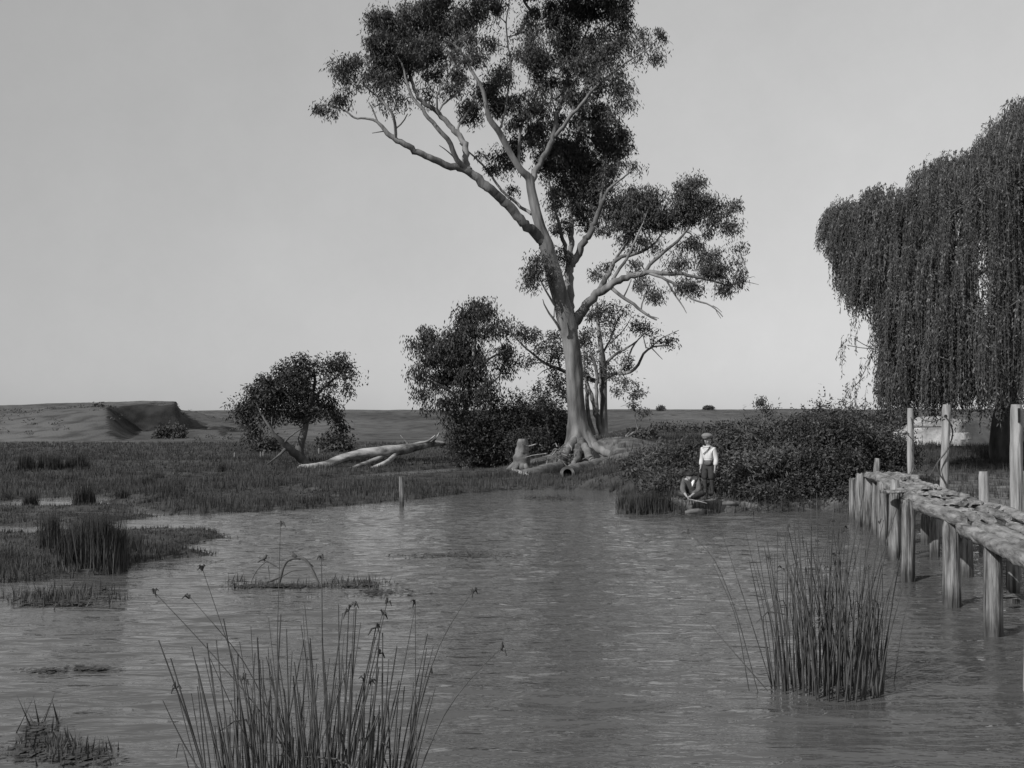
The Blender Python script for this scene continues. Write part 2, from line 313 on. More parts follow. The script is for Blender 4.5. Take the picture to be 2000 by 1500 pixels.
# ------------------------------------------------------------------ water
def water_material():
    m = bpy.data.materials.new('water'); m.use_nodes = True; t = m.node_tree; b = t.nodes['Principled BSDF']; L = t.links.new
    b.inputs['Roughness'].default_value = 0.035; b.inputs['IOR'].default_value = 1.45
    tc = t.nodes.new('ShaderNodeTexCoord')
    def noise(s, st, d=3):
        mp = t.nodes.new('ShaderNodeMapping'); mp.inputs['Scale'].default_value = st; mp.inputs['Rotation'].default_value = (0, 0, R(-6)); L(tc.outputs['Object'], mp.inputs[0])
        n = t.nodes.new('ShaderNodeTexNoise'); n.inputs['Scale'].default_value = s; n.inputs['Detail'].default_value = d; L(mp.outputs[0], n.inputs['Vector']); return n.outputs[0]
    r = t.nodes.new('ShaderNodeValToRGB'); e = r.color_ramp.elements; e[0].color = (.060,) * 3 + (1,); e[1].color = (.078,) * 3 + (1,); L(noise(0.25, (1, 1, 1)), r.inputs[0]); L(r.outputs[0], b.inputs['Base Color'])
    b1 = t.nodes.new('ShaderNodeBump'); b1.inputs['Distance'].default_value = 0.042; L(noise(7, (0.35, 1.3, 1), 3), b1.inputs['Height'])
    b2 = t.nodes.new('ShaderNodeBump'); b2.inputs['Distance'].default_value = 0.03; L(noise(2.2, (0.4, 1.5, 1), 2), b2.inputs['Height']); L(b1.outputs[0], b2.inputs['Normal'])
    L(b2.outputs[0], b.inputs['Normal'])
    return m
M['water'] = water_material()
wx = np.concatenate([-axis(16.2, 400, 3, 40)[::-1], np.arange(-16, 16.01, 0.08), axis(16.2, 400, 3, 40)])
wy = np.concatenate([np.linspace(-60, 3.5, 12), np.arange(3.6, 14, 0.032), np.arange(14, 30, 0.055), np.linspace(30.2, 90, 60)])
X, Y = np.meshgrid(wx, wy); Z = np.zeros_like(X); rg = np.random.default_rng(5)
for k in range(64):
    lam = 0.20 * (4.5 ** rg.random()); th = R(90) + rg.normal(0, 0.30) + R(6); kk = 2 * np.pi / lam
    amp = 0.022 * lam / (2 * np.pi) * (0.7 + 0.6 * rg.random())
    Z += amp * np.sin(kk * (X * math.cos(th) + Y * math.sin(th)) + rg.random() * 6.28)
patch = 0.35 + 1.20 * vn(X * .35, Y * .9, 91)
Z *= patch * ss((30 - Y) / 8) * ss((16.2 - np.abs(X)) / 2) * ss((Y - 3.4) / 1)
grid_mesh(X, Y, Z, 'water', M['water'])

# ------------------------------------------------------------------ trees
LK = 2.8
def leaves(m, c, n, spread, L, Wd, droop, rng, flat=1.0, outward=None):
    """n leaf blades scattered round every centre in c"""
    c = np.repeat(np.asarray(c), n, axis=0); k = len(c)
    g = np.clip(rng.normal(0, 1, (k, 3)), -1.9, 1.9); sp = np.repeat(spread * (.55 + .8 * rng.random(k // n)), n)[:, None]
    p = c + g * sp * np.array((1, 1, flat))
    d = unit(rng.normal(0, 1, (k, 3))); d = unit(d * (1 - droop) + np.array((0, 0, -1)) * droop)
    s = unit(np.cross(d, rng.normal(0, 1, (k, 3)))); l = L * (0.6 + 0.8 * rng.random((k, 1))); w = Wd * (0.7 + 0.6 * rng.random((k, 1))) * 0.5
    v = np.stack([p, p + d * l * .45 + s * w, p + d * l, p + d * l * .45 - s * w], 1).reshape(-1, 3)
    m.add(v, np.arange(4 * k).reshape(-1, 4))
def resample(pts, rad, step):
    pts = np.asarray(pts, float); rad = np.asarray(rad, float); seg = np.linalg.norm(np.diff(pts, axis=0), axis=1); t = np.concatenate([[0], np.cumsum(seg)])
    n = max(3, int(t[-1] / step) + 1); q = np.linspace(0, t[-1], n)
    # smooth by Catmull-like: interpolate then average
    o = np.stack([np.interp(q, t, pts[:, k]) for k in range(3)], -1); r = np.interp(q, t, rad)
    for _ in range(2): o[1:-1] = 0.25 * o[:-2] + 0.5 * o[1:-1] + 0.25 * o[2:]
    return o, r
def tree(name, label, Y0, branches, blobs, leafmat, barkmat, seed, base=None, group=None, cat='tree', clump_k=1.0, nleaf=34, L=.17, Wd=.055, droop=.45,
         spread=.24, twig=.010, depth=1.6, trunk_noise=.06, step=.3, twig_max=.09, cl_area=.16):
    rng = np.random.default_rng(seed); bx = branches[0][0]
    b0 = P(bx[0], bx[1], Y0 + (bx[3] if len(bx) > 3 else 0)) if base is None else np.array(base)
    root = empty(name, (float(b0[0]), float(b0[1]), float(b0[2])), label, cat, group)
    pxm = Y0 / 2000; tk = MB(); nodes = []; par = []; nrad = []
    for bi, br in enumerate(branches):
        pts = [P(q[0], q[1], Y0 + (q[3] if len(q) > 3 else 0)) for q in br]; rad = [max(q[2] * pxm, .008) for q in br]
        if bi: rad = [q * .9 for q in rad]
        thick = max(rad) > 0.12
        pts, rad = resample(pts, rad, step * (.7 if thick else 1))
        if not thick or bi: pts[1:-1] += rng.normal(0, 1, pts[1:-1].shape) * np.minimum(rad[1:-1, None] * .22, .03)
        fl = None
        if bi == 0 and max(rad) > .5: fl = .03 + .16 * ss(1 - np.arange(len(rad)) / 12)
        tk.tube(pts, rad, 40 if fl is not None else (22 if max(rad) > .3 else (12 if thick else 7)), noise=trunk_noise if thick else .04, seed=seed + bi, flute=fl)
        nodes.append(pts); nrad.append(rad)
    nodes = np.concatenate(nodes); rad0 = np.concatenate(nrad); ns = len(nodes)
    cl = []
    for b in blobs:
        px, py, rx, ry, den = b[:5]; dd = b[5] if len(b) > 5 else rng.normal(0, depth * .55)
        c = P(px, py, Y0 + dd); k = (Y0 + dd) / 2000; ax = np.array((rx * k, (rx + ry) / 2 * k * 1.0, ry * k))
        n = max(2, int(den * clump_k * math.pi * ax[0] * ax[2] / cl_area))
        u = unit(rng.normal(0, 1, (n, 3))); lob = 1 + .75 * fbm(u[:, 0] * 1.9 + px, u[:, 2] * 1.9 + py + u[:, 1], seed, 2); u = u * (rng.random((n, 1)) ** (1 / 2.2)) * lob[:, None]; cl.append(c + u * ax)
    cl = np.concatenate(cl)
    # twigs: every clump hangs on the nearest wood that is already there
    d0 = np.array([np.min(np.sum((nodes - c) ** 2, 1)) for c in cl]); order = np.argsort(d0)
    pos = np.zeros((ns + len(cl) * 8, 3)); pos[:ns] = nodes; cnt = ns; parent = np.full(len(pos), -1); paths = []; weight = np.zeros(len(pos))
    usable = np.ones(len(pos), bool); usable[:ns] = rad0 < max(.22, np.median(rad0))
    for ci in order:
        c = cl[ci]; dv = pos[:cnt] - c; ds = np.sum(dv * dv, 1) * np.where(dv[:, 2] > 0, 1.35, 1.0); ds[~usable[:cnt]] *= 3
        j = int(np.argmin(ds)); a = pos[j]; dist = math.sqrt(float(np.sum((a - c) ** 2)))
        if dist < .08: continue
        n = min(7, max(2, int(dist / .32) + 1)); q = np.linspace(0, 1, n + 1)[1:, None]
        mid = (a + c) / 2 + rng.normal(0, .10, 3) * dist + np.array((0, 0, .10 * dist)); pt = (1 - q) ** 2 * a + 2 * q * (1 - q) * mid + q * q * c
        pos[cnt:cnt + n] = pt; parent[cnt] = j; parent[cnt + 1:cnt + n] = np.arange(cnt, cnt + n - 1); paths.append((j, cnt, n)); cnt += n
    for (j, s0, n) in reversed(paths):
        w = weight[s0 + n - 1] + 1
        for q in range(n - 1, -1, -1):
            weight[s0 + q] = max(w, weight[s0 + q] + (0 if q == n - 1 else 0) + 0); w = weight[s0 + q] = max(w, weight[s0 + q])
        weight[j] += w
    for (j, s0, n) in paths:
        idx = [s0 + q for q in range(n)]; w = np.array([weight[s0]] + [max(1, weight[i]) for i in idx])
        pts = np.vstack([pos[j], pos[idx]]); rr = np.minimum(twig * np.sqrt(w) , twig_max)
        if j < ns: rr = np.minimum(rr, max(rad0[j] * .8, twig))
        tk.tube(pts, rr, 3 if rr[0] < .03 else 5, cap=False)
    tk.build('trunk', barkmat, root, True)
    cm = MB(); leaves(cm, cl, int(nleaf * LK), spread, L, Wd, droop, rng, .85); cm.build('crown', leafmat, root)
    return root

# --- the great gum in the middle
Y0 = 42
big = [
 [(1140, 912, 66), (1138, 892, 47), (1134, 872, 34), (1130, 850, 24), (1127, 825, 18.5), (1125, 790, 16.5), (1123, 740, 16.3), (1119, 700, 16), (1114, 660, 16.3), (1106, 625, 17.5), (1098, 595, 16, 0), (1087, 555, 15.5, -.2), (1076, 515, 14.5, -.3), (1066, 476, 14, -.4), (1056, 447, 11, -.4), (1046, 410, 9.5, -.4), (1037, 372, 8.5, -.4), (1035, 345, 8, -.4), (1020, 337, 6.5, -.6), (995, 297, 6, -.8), (975, 257, 5.5, -1), (955, 233, 5, -1.2), (949, 205, 4, -1.2), (945, 180, 3.6, -1.2), (935, 160, 3.2, -1.2), (922, 140, 3, -1.1), (907, 110, 2.5, -1), (890, 88, 2, -1), (870, 80, 1.3, -1)],
 [(1066, 476, 11, -.4), (1042, 452, 10.5, -.7), (1024, 436, 10, -1), (1005, 412, 10, -1.3), (977, 386, 9.5, -1.6), (950, 362, 9.5, -1.9), (930, 345, 9, -2), (915, 333, 8, -2.1), (887, 325, 7.5, -2.3), (850, 314, 7, -2.6), (825, 301, 6.5, -2.8), (795, 286, 6, -3), (772, 272, 5.5, -3.1), (757, 262, 5, -3.2), (748, 248, 4, -3.2), (735, 236, 3, -3.2), (718, 230, 2.4, -3.2), (692, 233, 2, -3.2), (680, 219, 1.8, -3.1), (663, 211, 1.4, -3), (640, 203, 1, -3), (618, 207, .7, -3)],
 [(917, 333, 7.5, -2.1), (910, 316, 7, -2), (911, 290, 6.5, -1.8), (903, 272, 6, -1.6), (887, 254, 5.5, -1.5), (870, 235, 5.2, -1.5), (855, 220, 5, -1.5), (835, 206, 4.6, -1.5), (817, 194, 4.2, -1.5), (807, 170, 3.8, -1.4), (800, 142, 3.2, -1.2), (797, 118, 2.6, -1), (785, 95, 2, -1), (773, 70, 1.2, -1)],
 [(915, 335, 6, -2.1), (900, 322, 6, -2.3), (887, 306, 5.4, -2.5), (880, 277, 5, -2.6), (863, 259, 4.6, -2.7), (840, 235, 4.2, -2.7), (825, 212, 3.8, -2.6), (805, 190, 3.2, -2.5), (792, 155, 2.6, -2.4), (788, 128, 2, -2.2), (770, 100, 1.2, -2)],
 [(772, 273, 3.5, -3.1), (772, 250, 3.3, -3.4), (772, 230, 3, -3.6), (760, 210, 2.6, -3.7), (740, 191, 2.2, -3.6), (720, 175, 1.8, -3.5), (703, 158, 1.4, -3.4), (680, 140, 1, -3.3)],
 [(774, 250, 1.8, -3.4), (790, 240, 1.5, -3.6), (796, 222, 1, -3.7)],
 [(752, 256, 1.4, -3.2), (740, 256, 1.1, -3.3), (727, 260, .7, -3.4)],
 [(737, 237, 1.8, -3.2), (728, 208, 1.4, -3.3), (720, 200, .8, -3.3)],
 [(834, 309, 1.6, -2.7), (822, 305, 1.2, -2.8), (812, 301, .8, -2.9)],
 [(893, 312, 1.6, -2.4), (880, 300, 1.3, -2.6), (868, 290, 1.1, -2.7), (858, 284, .7, -2.8)],
 [(858, 222, 2.4, -1.6), (850, 195, 2, -1.9), (856, 178, 1.6, -2), (866, 158, 1, -2)],
 [(856, 221, 2.2, -1.5), (862, 205, 2.2, -1.3), (876, 195, 2, -1.2), (895, 180, 1.6, -1.1), (908, 163, 1, -1)],
 [(897, 264, 3, -1.6), (892, 249, 2.8, -1.3), (905, 231, 2.6, -1), (922, 207, 2.3, -.9), (934, 176, 1.8, -.8), (930, 150, 1.2, -.8)],
 [(1038, 418, 4, -.3), (1010, 398, 3.3, .3), (980, 374, 3, .8), (960, 342, 2.6, 1.2), (937, 315, 2.2, 1.3), (917, 299, 1.8, 1.4), (898, 280, 1.2, 1.4)],
 [(1036, 358, 7, -.4), (1045, 338, 6.6, -.2), (1057, 316, 6.4, 0), (1075, 283, 6, .3), (1085, 250, 5.5, .4), (1087, 222, 5, .4), (1098, 192, 4, .4), (1105, 160, 3.2, .4), (1120, 125, 2.5, .4), (1135, 90, 2, .4), (1150, 50, 1.4, .4), (1165, 10, 1, .3), (1170, -40, .6, .3)],
 [(1083, 268, 4.5, .4), (1098, 252, 4.5, .1), (1112, 228, 4.3, -.3), (1135, 205, 3.8, -.6), (1150, 185, 3.4, -.8), (1168, 164, 2.8, -1), (1200, 140, 2.2, -1.1), (1225, 120, 1.8, -1.2), (1252, 106, 1.4, -1.2), (1280, 82, .8, -1.2)],
 [(1087, 218, 2, .4), (1078, 196, 1.7, 0), (1074, 165, 1.3, -.2), (1060, 130, .9, -.3)],
 [(1012, 320, 3.6, -.6), (1014, 290, 3.4, -.1), (1015, 252, 3.2, .3), (1040, 200, 2.6, .6), (1060, 150, 2, .8), (1075, 95, 1.4, .9), (1085, 40, 1, .9), (1080, -30, .6, .9)],
 [(975, 257, 2.4, -1), (985, 225, 2.2, -.4), (992, 180, 2, 0), (1000, 130, 1.8, .2), (990, 75, 1.7, .3), (988, 40, 1.5, .3), (995, 5, 1, .3), (998, -40, .6, .3)],
 [(989, 45, 1.4, .3), (975, 31, 1.1, 0), (958, 27, .8, -.2), (945, 18, .5, -.3)],
 [(1112, 625, 12, .5), (1112, 592, 10.5, .7), (1111, 553, 10, .9), (1112, 520, 9.2, 1), (1115, 493, 6.5, 1.3), (1116, 450, 6, 1.7), (1115, 410, 5.6, 2), (1116, 370, 5, 2.3), (1120, 320, 4, 2.4), (1128, 270, 3, 2.4), (1140, 225, 2, 2.3)],
 [(1111, 530, 5.5, 1), (1107, 490, 5, .8), (1098, 465, 4.4, .6), (1092, 440, 3.8, .5), (1085, 415, 3, .5), (1078, 380, 2.2, .6), (1070, 340, 1.4, .7)],
 [(1117, 520, 8, 1), (1126, 500, 8, .9), (1137, 482, 7.6, .8), (1151, 454, 7, .7), (1164, 427, 6, .7), (1175, 397, 4.6, .8), (1185, 372, 3.4, .9), (1200, 359, 2.6, .9), (1222, 344, 1.8, .9), (1245, 325, 1, .9)],
 [(1172, 402, 3.5, .8), (1176, 370, 3, 1.4), (1180, 330, 2.4, 1.8), (1178, 290, 1.8, 2), (1172, 250, 1.2, 2)],
 [(1118, 640, 13, .2), (1130, 619, 11, .2), (1143, 597, 10, .1), (1163, 576, 9.2, 0), (1189, 560, 8.2, -.2), (1214, 546, 7.2, -.4), (1241, 537, 6.2, -.6), (1263, 531, 5.6, -.7), (1294, 534, 4.6, -.9), (1335, 534, 4, -1), (1362, 542, 3.2, -1), (1395, 549, 2.4, -1), (1423, 559, 1.6, -1), (1445, 552, 1, -1)],
 [(1259, 531, 4.2, -.7), (1277, 508, 4, -.5), (1299, 490, 3.6, -.3), (1318, 476, 3.2, -.1), (1335, 459, 2.6, 0), (1349, 441, 2.2, .1), (1357, 405, 1.6, .1), (1350, 375, 1, .1)],
 [(1266, 533, 3.4, -.7), (1294, 542, 3.2, -1.1), (1318, 553, 3, -1.4), (1338, 570, 2.6, -1.6), (1351, 586, 2.2, -1.7), (1371, 592, 1.9, -1.8), (1387, 592, 1.6, -1.8), (1401, 606, 1.2, -1.9), (1412, 619, .8, -1.9)],
 [(1392, 597, 1, -1.8), (1402, 596, .8, -1.8), (1410, 610, .5, -1.8)], [(1396, 601, .9, -1.8), (1399, 612, .7, -1.8), (1408, 622, .5, -1.8)],
 [(1303, 550, 2, -1.2), (1321, 581, 1.7, -1.4), (1335, 597, 1.3, -1.5), (1341, 612, .7, -1.5)],
 [(1425, 556, 1.2, -1), (1445, 548, .9, -1), (1465, 551, .7, -1), (1482, 556, .5, -1)], [(1440, 550, .8, -1), (1458, 543, .6, -1), (1472, 540, .4, -1)],
 [(1165, 572, 7, .1), (1181, 548, 6, .4), (1192, 531, 5.5, .6), (1200, 509, 4.6, .8), (1212, 501, 4.2, .9), (1230, 500, 3.6, 1), (1261, 489, 3, 1.1), (1285, 470, 2.2, 1.2), (1300, 440, 1.4, 1.2)],
 [(1200, 509, 3, .8), (1212, 490, 2.7, 1.1), (1226, 478, 2.2, 1.3), (1235, 450, 1.6, 1.3), (1228, 410, 1, 1.3)],
 [(1197, 546, 4, -.2), (1214, 518, 3.4, .2), (1230, 497, 3, .3), (1240, 468, 2.6, .4), (1253, 446, 2, .4), (1265, 410, 1.3, .4)],
 [(1192, 560, 4, -.2), (1206, 574, 4, -.5), (1225, 583, 3.8, -.7), (1247, 602, 3.4, -.9), (1266, 618, 2.8, -1), (1283, 625, 1.8, -1)],
 [(1218, 580, 1.8, -.6), (1229, 560, 1.4, -.7), (1233, 545, .9, -.7)], [(1252, 606, 1.8, -.9), (1255, 584, 1.5, -1.1), (1264, 570, 1, -1.2)], [(1268, 618, 1.4, -1), (1278, 616, 1, -1), (1287, 622, .7, -1)],
 [(1094, 645, 3, -.6), (1084, 624, 2.6, -.9), (1068, 608, 2, -1.1), (1061, 592, 1.2, -1.2), (1060, 584, .7, -1.2)], [(1082, 620, 1.5, -.9), (1080, 606, 1.1, -1), (1083, 598, .7, -1)],
 [(1086, 600, 2.6, -.5), (1072, 580, 2.2, -.8), (1062, 560, 1.8, -.9), (1052, 540, 1.2, -.9)],
 # spreading buttress roots
 [(1128, 850, 10, -.2), (1112, 874, 10, -.8), (1100, 894, 9, -1.4), (1085, 914, 5, -2.2)], [(1138, 855, 10, -.2), (1166, 878, 10, -.5), (1196, 890, 7, -.9), (1226, 900, 3, -1.4)],
 [(1134, 860, 9, -.5), (1146, 884, 9, -1.4), (1160, 908, 6, -2.2)], [(1120, 858, 8, 0), (1098, 880, 7, -.1), (1080, 896, 3, -.2)], [(1140, 850, 8, .5), (1176, 870, 7, .6), (1210, 882, 3, .6)], [(1130, 870, 9, -.8), (1126, 895, 8, -1.8), (1118, 915, 4, -2.6)],
]
big_blobs = [
 (760, 60, 45, 40, 1.0, -1.2), (810, 40, 50, 35, 1.0, -.6), (850, 20, 40, 25, .8, 0), (780, 110, 55, 45, 1.1, -1.4), (755, 150, 42, 28, .8, -1.6), (770, 188, 32, 16, .35, -2), (840, 110, 28, 55, .8, -.5), (835, 170, 15, 28, .35, -1), (740, 92, 28, 34, .8, -2), (745, 40, 25, 18, .8, -1),
 (672, 127, 20, 16, 1.1, -3.3), (703, 123, 13, 14, 1.1, -3.2), (680, 150, 26, 16, .55, -3.4), (725, 148, 22, 18, .5, -3), (735, 168, 26, 16, .4, -3.4), (675, 180, 14, 14, .35, -3), (660, 194, 17, 12, .9, -3), (645, 215, 10, 12, .5, -3.1), (618, 207, 13, 13, .7, -3), (755, 205, 18, 10, .3, -3.4),
 (900, 38, 36, 34, .85, -.4), (938, 18, 38, 26, .6, 0), (915, 82, 30, 18, .45, -.8), (965, 8, 25, 15, .8, 0), (880, 100, 18, 24, .45, -.8), (900, 132, 30, 32, .55, -1), (870, 165, 18, 24, .3, -1.6), (928, 112, 20, 22, .7, -1), (960, 84, 25, 9, .9, .1), (1000, 105, 8, 20, .5, .2), (896, 172, 18, 16, .4, -1), (975, 152, 26, 26, .6, 0), (955, 185, 30, 32, .6, .2), (920, 215, 24, 24, .8, -.6), (982, 205, 30, 30, .7, .4), (870, 58, 22, 22, .6, -.4),
 (1045, 112, 42, 28, .95, 0), (1020, 70, 26, 20, .35, .2), (1045, 35, 22, 26, .8, .4), (1080, 10, 30, 20, .7, .4), (1105, 40, 40, 30, .8, .4), (1150, 15, 45, 30, .9, .2), (1200, 12, 38, 26, .9, 0), (1215, 50, 22, 32, .85, -.6), (1105, 85, 42, 30, .7, .5), (1160, 75, 38, 30, .7, .1), (1055, 150, 36, 28, .5, .4), (1135, 128, 46, 32, .8, .3), (1185, 115, 32, 26, .6, -.6), (1202, 88, 20, 24, .3, -.6), (1232, 75, 14, 28, .3, -1),
 (1258, 58, 13, 10, .6, -1.2), (1284, 60, 12, 9, .6, -1.2), (1293, 82, 7, 18, .5, -1.2), (1276, 113, 16, 12, .65, -1.2), (1252, 122, 10, 18, .45, -1.2), (1266, 90, 10, 20, .3, -1.2), (1180, 162, 42, 22, .7, -.8), (1212, 175, 26, 18, .6, -.9), (1216, 200, 16, 12, .45, -.9), (1228, 207, 9, 12, .3, -.9), (1196, 226, 8, 16, .2, -.8), (1142, 188, 36, 24, .7, 0), (1090, 178, 34, 28, .45, .5), (1040, 208, 34, 34, .65, .4), (1010, 240, 22, 26, .5, .5), (1075, 232, 22, 26, .5, 1), (1048, 270, 30, 34, .8, 1.2), (1130, 240, 26, 26, .45, .8),
 (820, -60, 60, 35, .9, -1), (900, -80, 60, 40, .8, -.5), (980, -70, 50, 40, .6), (1060, -80, 60, 40, .8), (1140, -90, 70, 45, .9), (1210, -60, 45, 35, .8, -1), (860, -140, 70, 35, .7), (960, -160, 70, 40, .6), (1060, -160, 70, 40, .8), (1150, -160, 60, 35, .7), (1100, -30, 50, 30, .9), (1170, -30, 50, 30, .9), (1040, -30, 30, 25, .7), (940, -25, 45, 22, .8), (860, -15, 40, 20, .7),
 (1168, 222, 28, 22, 1, 2), (1120, 290, 42, 36, 1.15, 2.4), (1180, 268, 40, 26, 1.15, 2), (1215, 264, 15, 13, .9, 2), (1200, 300, 26, 30, .8, 1.8), (1145, 330, 42, 32, 1.15, 2.4), (1078, 318, 36, 36, 1.0, 1.8), (1000, 290, 22, 28, .85, 1.4), (990, 325, 18, 22, .55, 1.4), (1190, 338, 26, 20, .6, 1.6), (1243, 328, 9, 9, 1, .9), (958, 300, 22, 13, .45, 1.4), (968, 330, 20, 18, .35, 1.3), (1108, 368, 36, 28, .8, 2.2), (1150, 378, 30, 36, 1.1, 2), (1185, 360, 20, 20, .5, 1.4), (1010, 368, 16, 16, .35, .6), (1078, 398, 20, 24, .6, .8), (1098, 432, 24, 22, .45, 1.2), (1146, 430, 18, 26, .8, 1.8), (1128, 405, 18, 20, .8, 2),
 (1225, 386, 32, 18, 1.15, 1.3), (1265, 396, 36, 26, 1.15, .8), (1200, 408, 28, 16, .9, 1.2), (1240, 428, 42, 26, 1.05, 1), (1288, 428, 36, 22, 1.25, .8), (1345, 384, 36, 36, .9, .1), (1332, 420, 42, 26, .85, .2), (1382, 398, 26, 24, .85, 0), (1392, 438, 22, 22, .6, -.2), (1430, 408, 13, 18, .9, -.3), (1430, 440, 14, 16, .8, -.4), (1185, 450, 18, 16, .45, .9), (1222, 458, 26, 18, .5, 1), (1252, 478, 36, 16, .55, 1), (1350, 478, 34, 16, .55, .2), (1382, 500, 28, 18, .8, -.4), (1442, 485, 12, 12, .7, -.6), (1330, 515, 28, 11, .7, -.8), (1400, 528, 32, 18, .85, -.9), (1442, 540, 15, 16, .85, -1), (1420, 560, 20, 11, .8, -1), (1442, 510, 10, 16, .6, -.8), (1340, 558, 22, 16, .85, -1.4), (1360, 566, 16, 13, .45, -1.5), (1182, 520, 13, 11, .7, .8), (1165, 530, 7, 6, .9, .8), (1240, 515, 22, 11, .45, .4), (1246, 556, 11, 15, .8, -.7), (1282, 580, 11, 17, .95, -1.2), (1262, 560, 9, 12, .5, -1.2),
 (1045, 530, 14, 26, 1.1, -.9), (1037, 558, 10, 14, .7, -.9), (1060, 514, 11, 13, .9, -.9), (1092, 500, 12, 26, .55, .6), (1070, 548, 8, 20, .6, -.8)]
tree('gum_tree', 'towering gum tree with pale twisted trunk and leaning limbs on the far bank', Y0, big, big_blobs, M['gum_leaf'], M['gum_bark'], 7, nleaf=34, spread=.20, cl_area=.046, L=.165, Wd=.042, droop=.55, step=.22, trunk_noise=.07)

# --- the gnarled tree right behind it
rear = [
 [(1180, 862, 11), (1179, 840, 8.5), (1179, 800, 7.4), (1178, 760, 7.8), (1178, 735, 8), (1178, 714, 7), (1174, 680, 5), (1170, 650, 4), (1167, 618, 3), (1166, 590, 1.6)],
 [(1176, 850, 8), (1170, 822, 6.4), (1160, 790, 5.4), (1151, 762, 4.4), (1143, 740, 3.6), (1140, 710, 2.6), (1140, 670, 1.6)],
 [(1166, 805, 4.5, -.3), (1164, 770, 4, -.4), (1167, 735, 3.6, -.4), (1162, 705, 3, -.4), (1154, 690, 2, -.4)],
 [(1160, 850, 6, .3), (1150, 820, 5, .3), (1146, 790, 4.5, .3), (1147, 750, 4, .3)],
 [(1182, 716, 4, .2), (1190, 698, 3.4, 0), (1212, 686, 2.8, -.2), (1232, 677, 2, -.4), (1245, 665, 1.2, -.5)],
 [(1182, 738, 5), (1195, 731, 4.4, -.4), (1210, 728, 4, -.8), (1228, 730, 3.6, -1), (1248, 721, 3.2, -1.3), (1249, 702, 2.8, -1.4), (1258, 684, 2.5, -1.5), (1274, 676, 2, -1.7), (1292, 674, 1.6, -1.8), (1314, 676, 1, -2)],
 [(1274, 676, 1.5, -1.7), (1286, 664, 1.4, -1.9), (1300, 654, 1.1, -2), (1313, 651, .9, -2.1), (1326, 645, .6, -2.2)], [(1262, 680, 1.4, -1.6), (1260, 667, 1.1, -1.3), (1256, 655, .8, -1.1)], [(1270, 677, 1.2, -1.6), (1285, 690, .9, -1.6), (1294, 702, .6, -1.6)],
 [(1212, 727, 2.6, -.8), (1228, 696, 2.2, -.4), (1234, 682, 2, -.2), (1240, 668, 1.8, 0), (1254, 655, 1.4, .2), (1272, 643, .9, .3)],
 [(1177, 690, 2.8), (1190, 670, 2.2, .3), (1200, 645, 1.8, .5), (1206, 620, 1.2, .6), (1225, 605, .8, .7)], [(1190, 672, 1.4, .3), (1210, 655, 1.2, .2), (1228, 632, .9, .1), (1234, 618, .6, 0)],
 [(1172, 745, 5.5, .3), (1140, 738, 4.8, .8), (1110, 728, 4.2, 1), (1080, 716, 3.6, .9), (1056, 707, 2.8, .6), (1045, 694, 2.4, .4), (1030, 682, 2, .2), (1013, 666, 1.5, 0), (1004, 657, 1, 0)],
 [(1060, 708, 1.6, .6), (1045, 706, 1.3, .5), (1030, 712, 1, .4), (1020, 716, .7, .3)], [(1082, 717, 1.6, .9), (1068, 720, 1.2, .7), (1056, 722, 1, .6), (1050, 734, .6, .6)],
 [(1095, 722, 2.4, 1), (1090, 700, 2, 1), (1085, 670, 1.4, 1)]]
rear_blobs = [(1010, 650, 24, 11, .95), (1036, 660, 22, 14, .75), (1056, 675, 18, 18, .6), (1045, 700, 18, 12, .45), (1020, 705, 12, 10, .4), (1085, 664, 14, 18, 1), (1085, 700, 14, 24, 1), (1090, 732, 13, 20, .8), (1140, 660, 18, 24, .9), (1180, 606, 26, 16, .7), (1202, 625, 18, 18, .6), (1160, 622, 14, 18, .7), (1190, 650, 20, 18, .5), (1152, 700, 14, 18, .8), (1142, 725, 12, 22, .9), (1245, 630, 14, 12, .5), (1266, 640, 18, 14, .55), (1240, 640, 9, 12, .5), (1225, 608, 11, 6, .4), (1215, 716, 22, 9, .6), (1226, 700, 12, 9, .5), (1290, 672, 18, 9, .35), (1310, 668, 12, 10, .45), (1216, 680, 20, 9, .25), (1186, 728, 14, 12, 1), (1100, 770, 14, 18, .8), (1090, 760, 10, 14, .7)]
tree('gnarled_tree', 'gnarled forked tree standing just behind the towering gum, crooked limb to the right', 50, rear, rear_blobs, M['gum_leaf'], M['rear_bark'], 17, nleaf=26, spread=.24, cl_area=.075, depth=1.2)

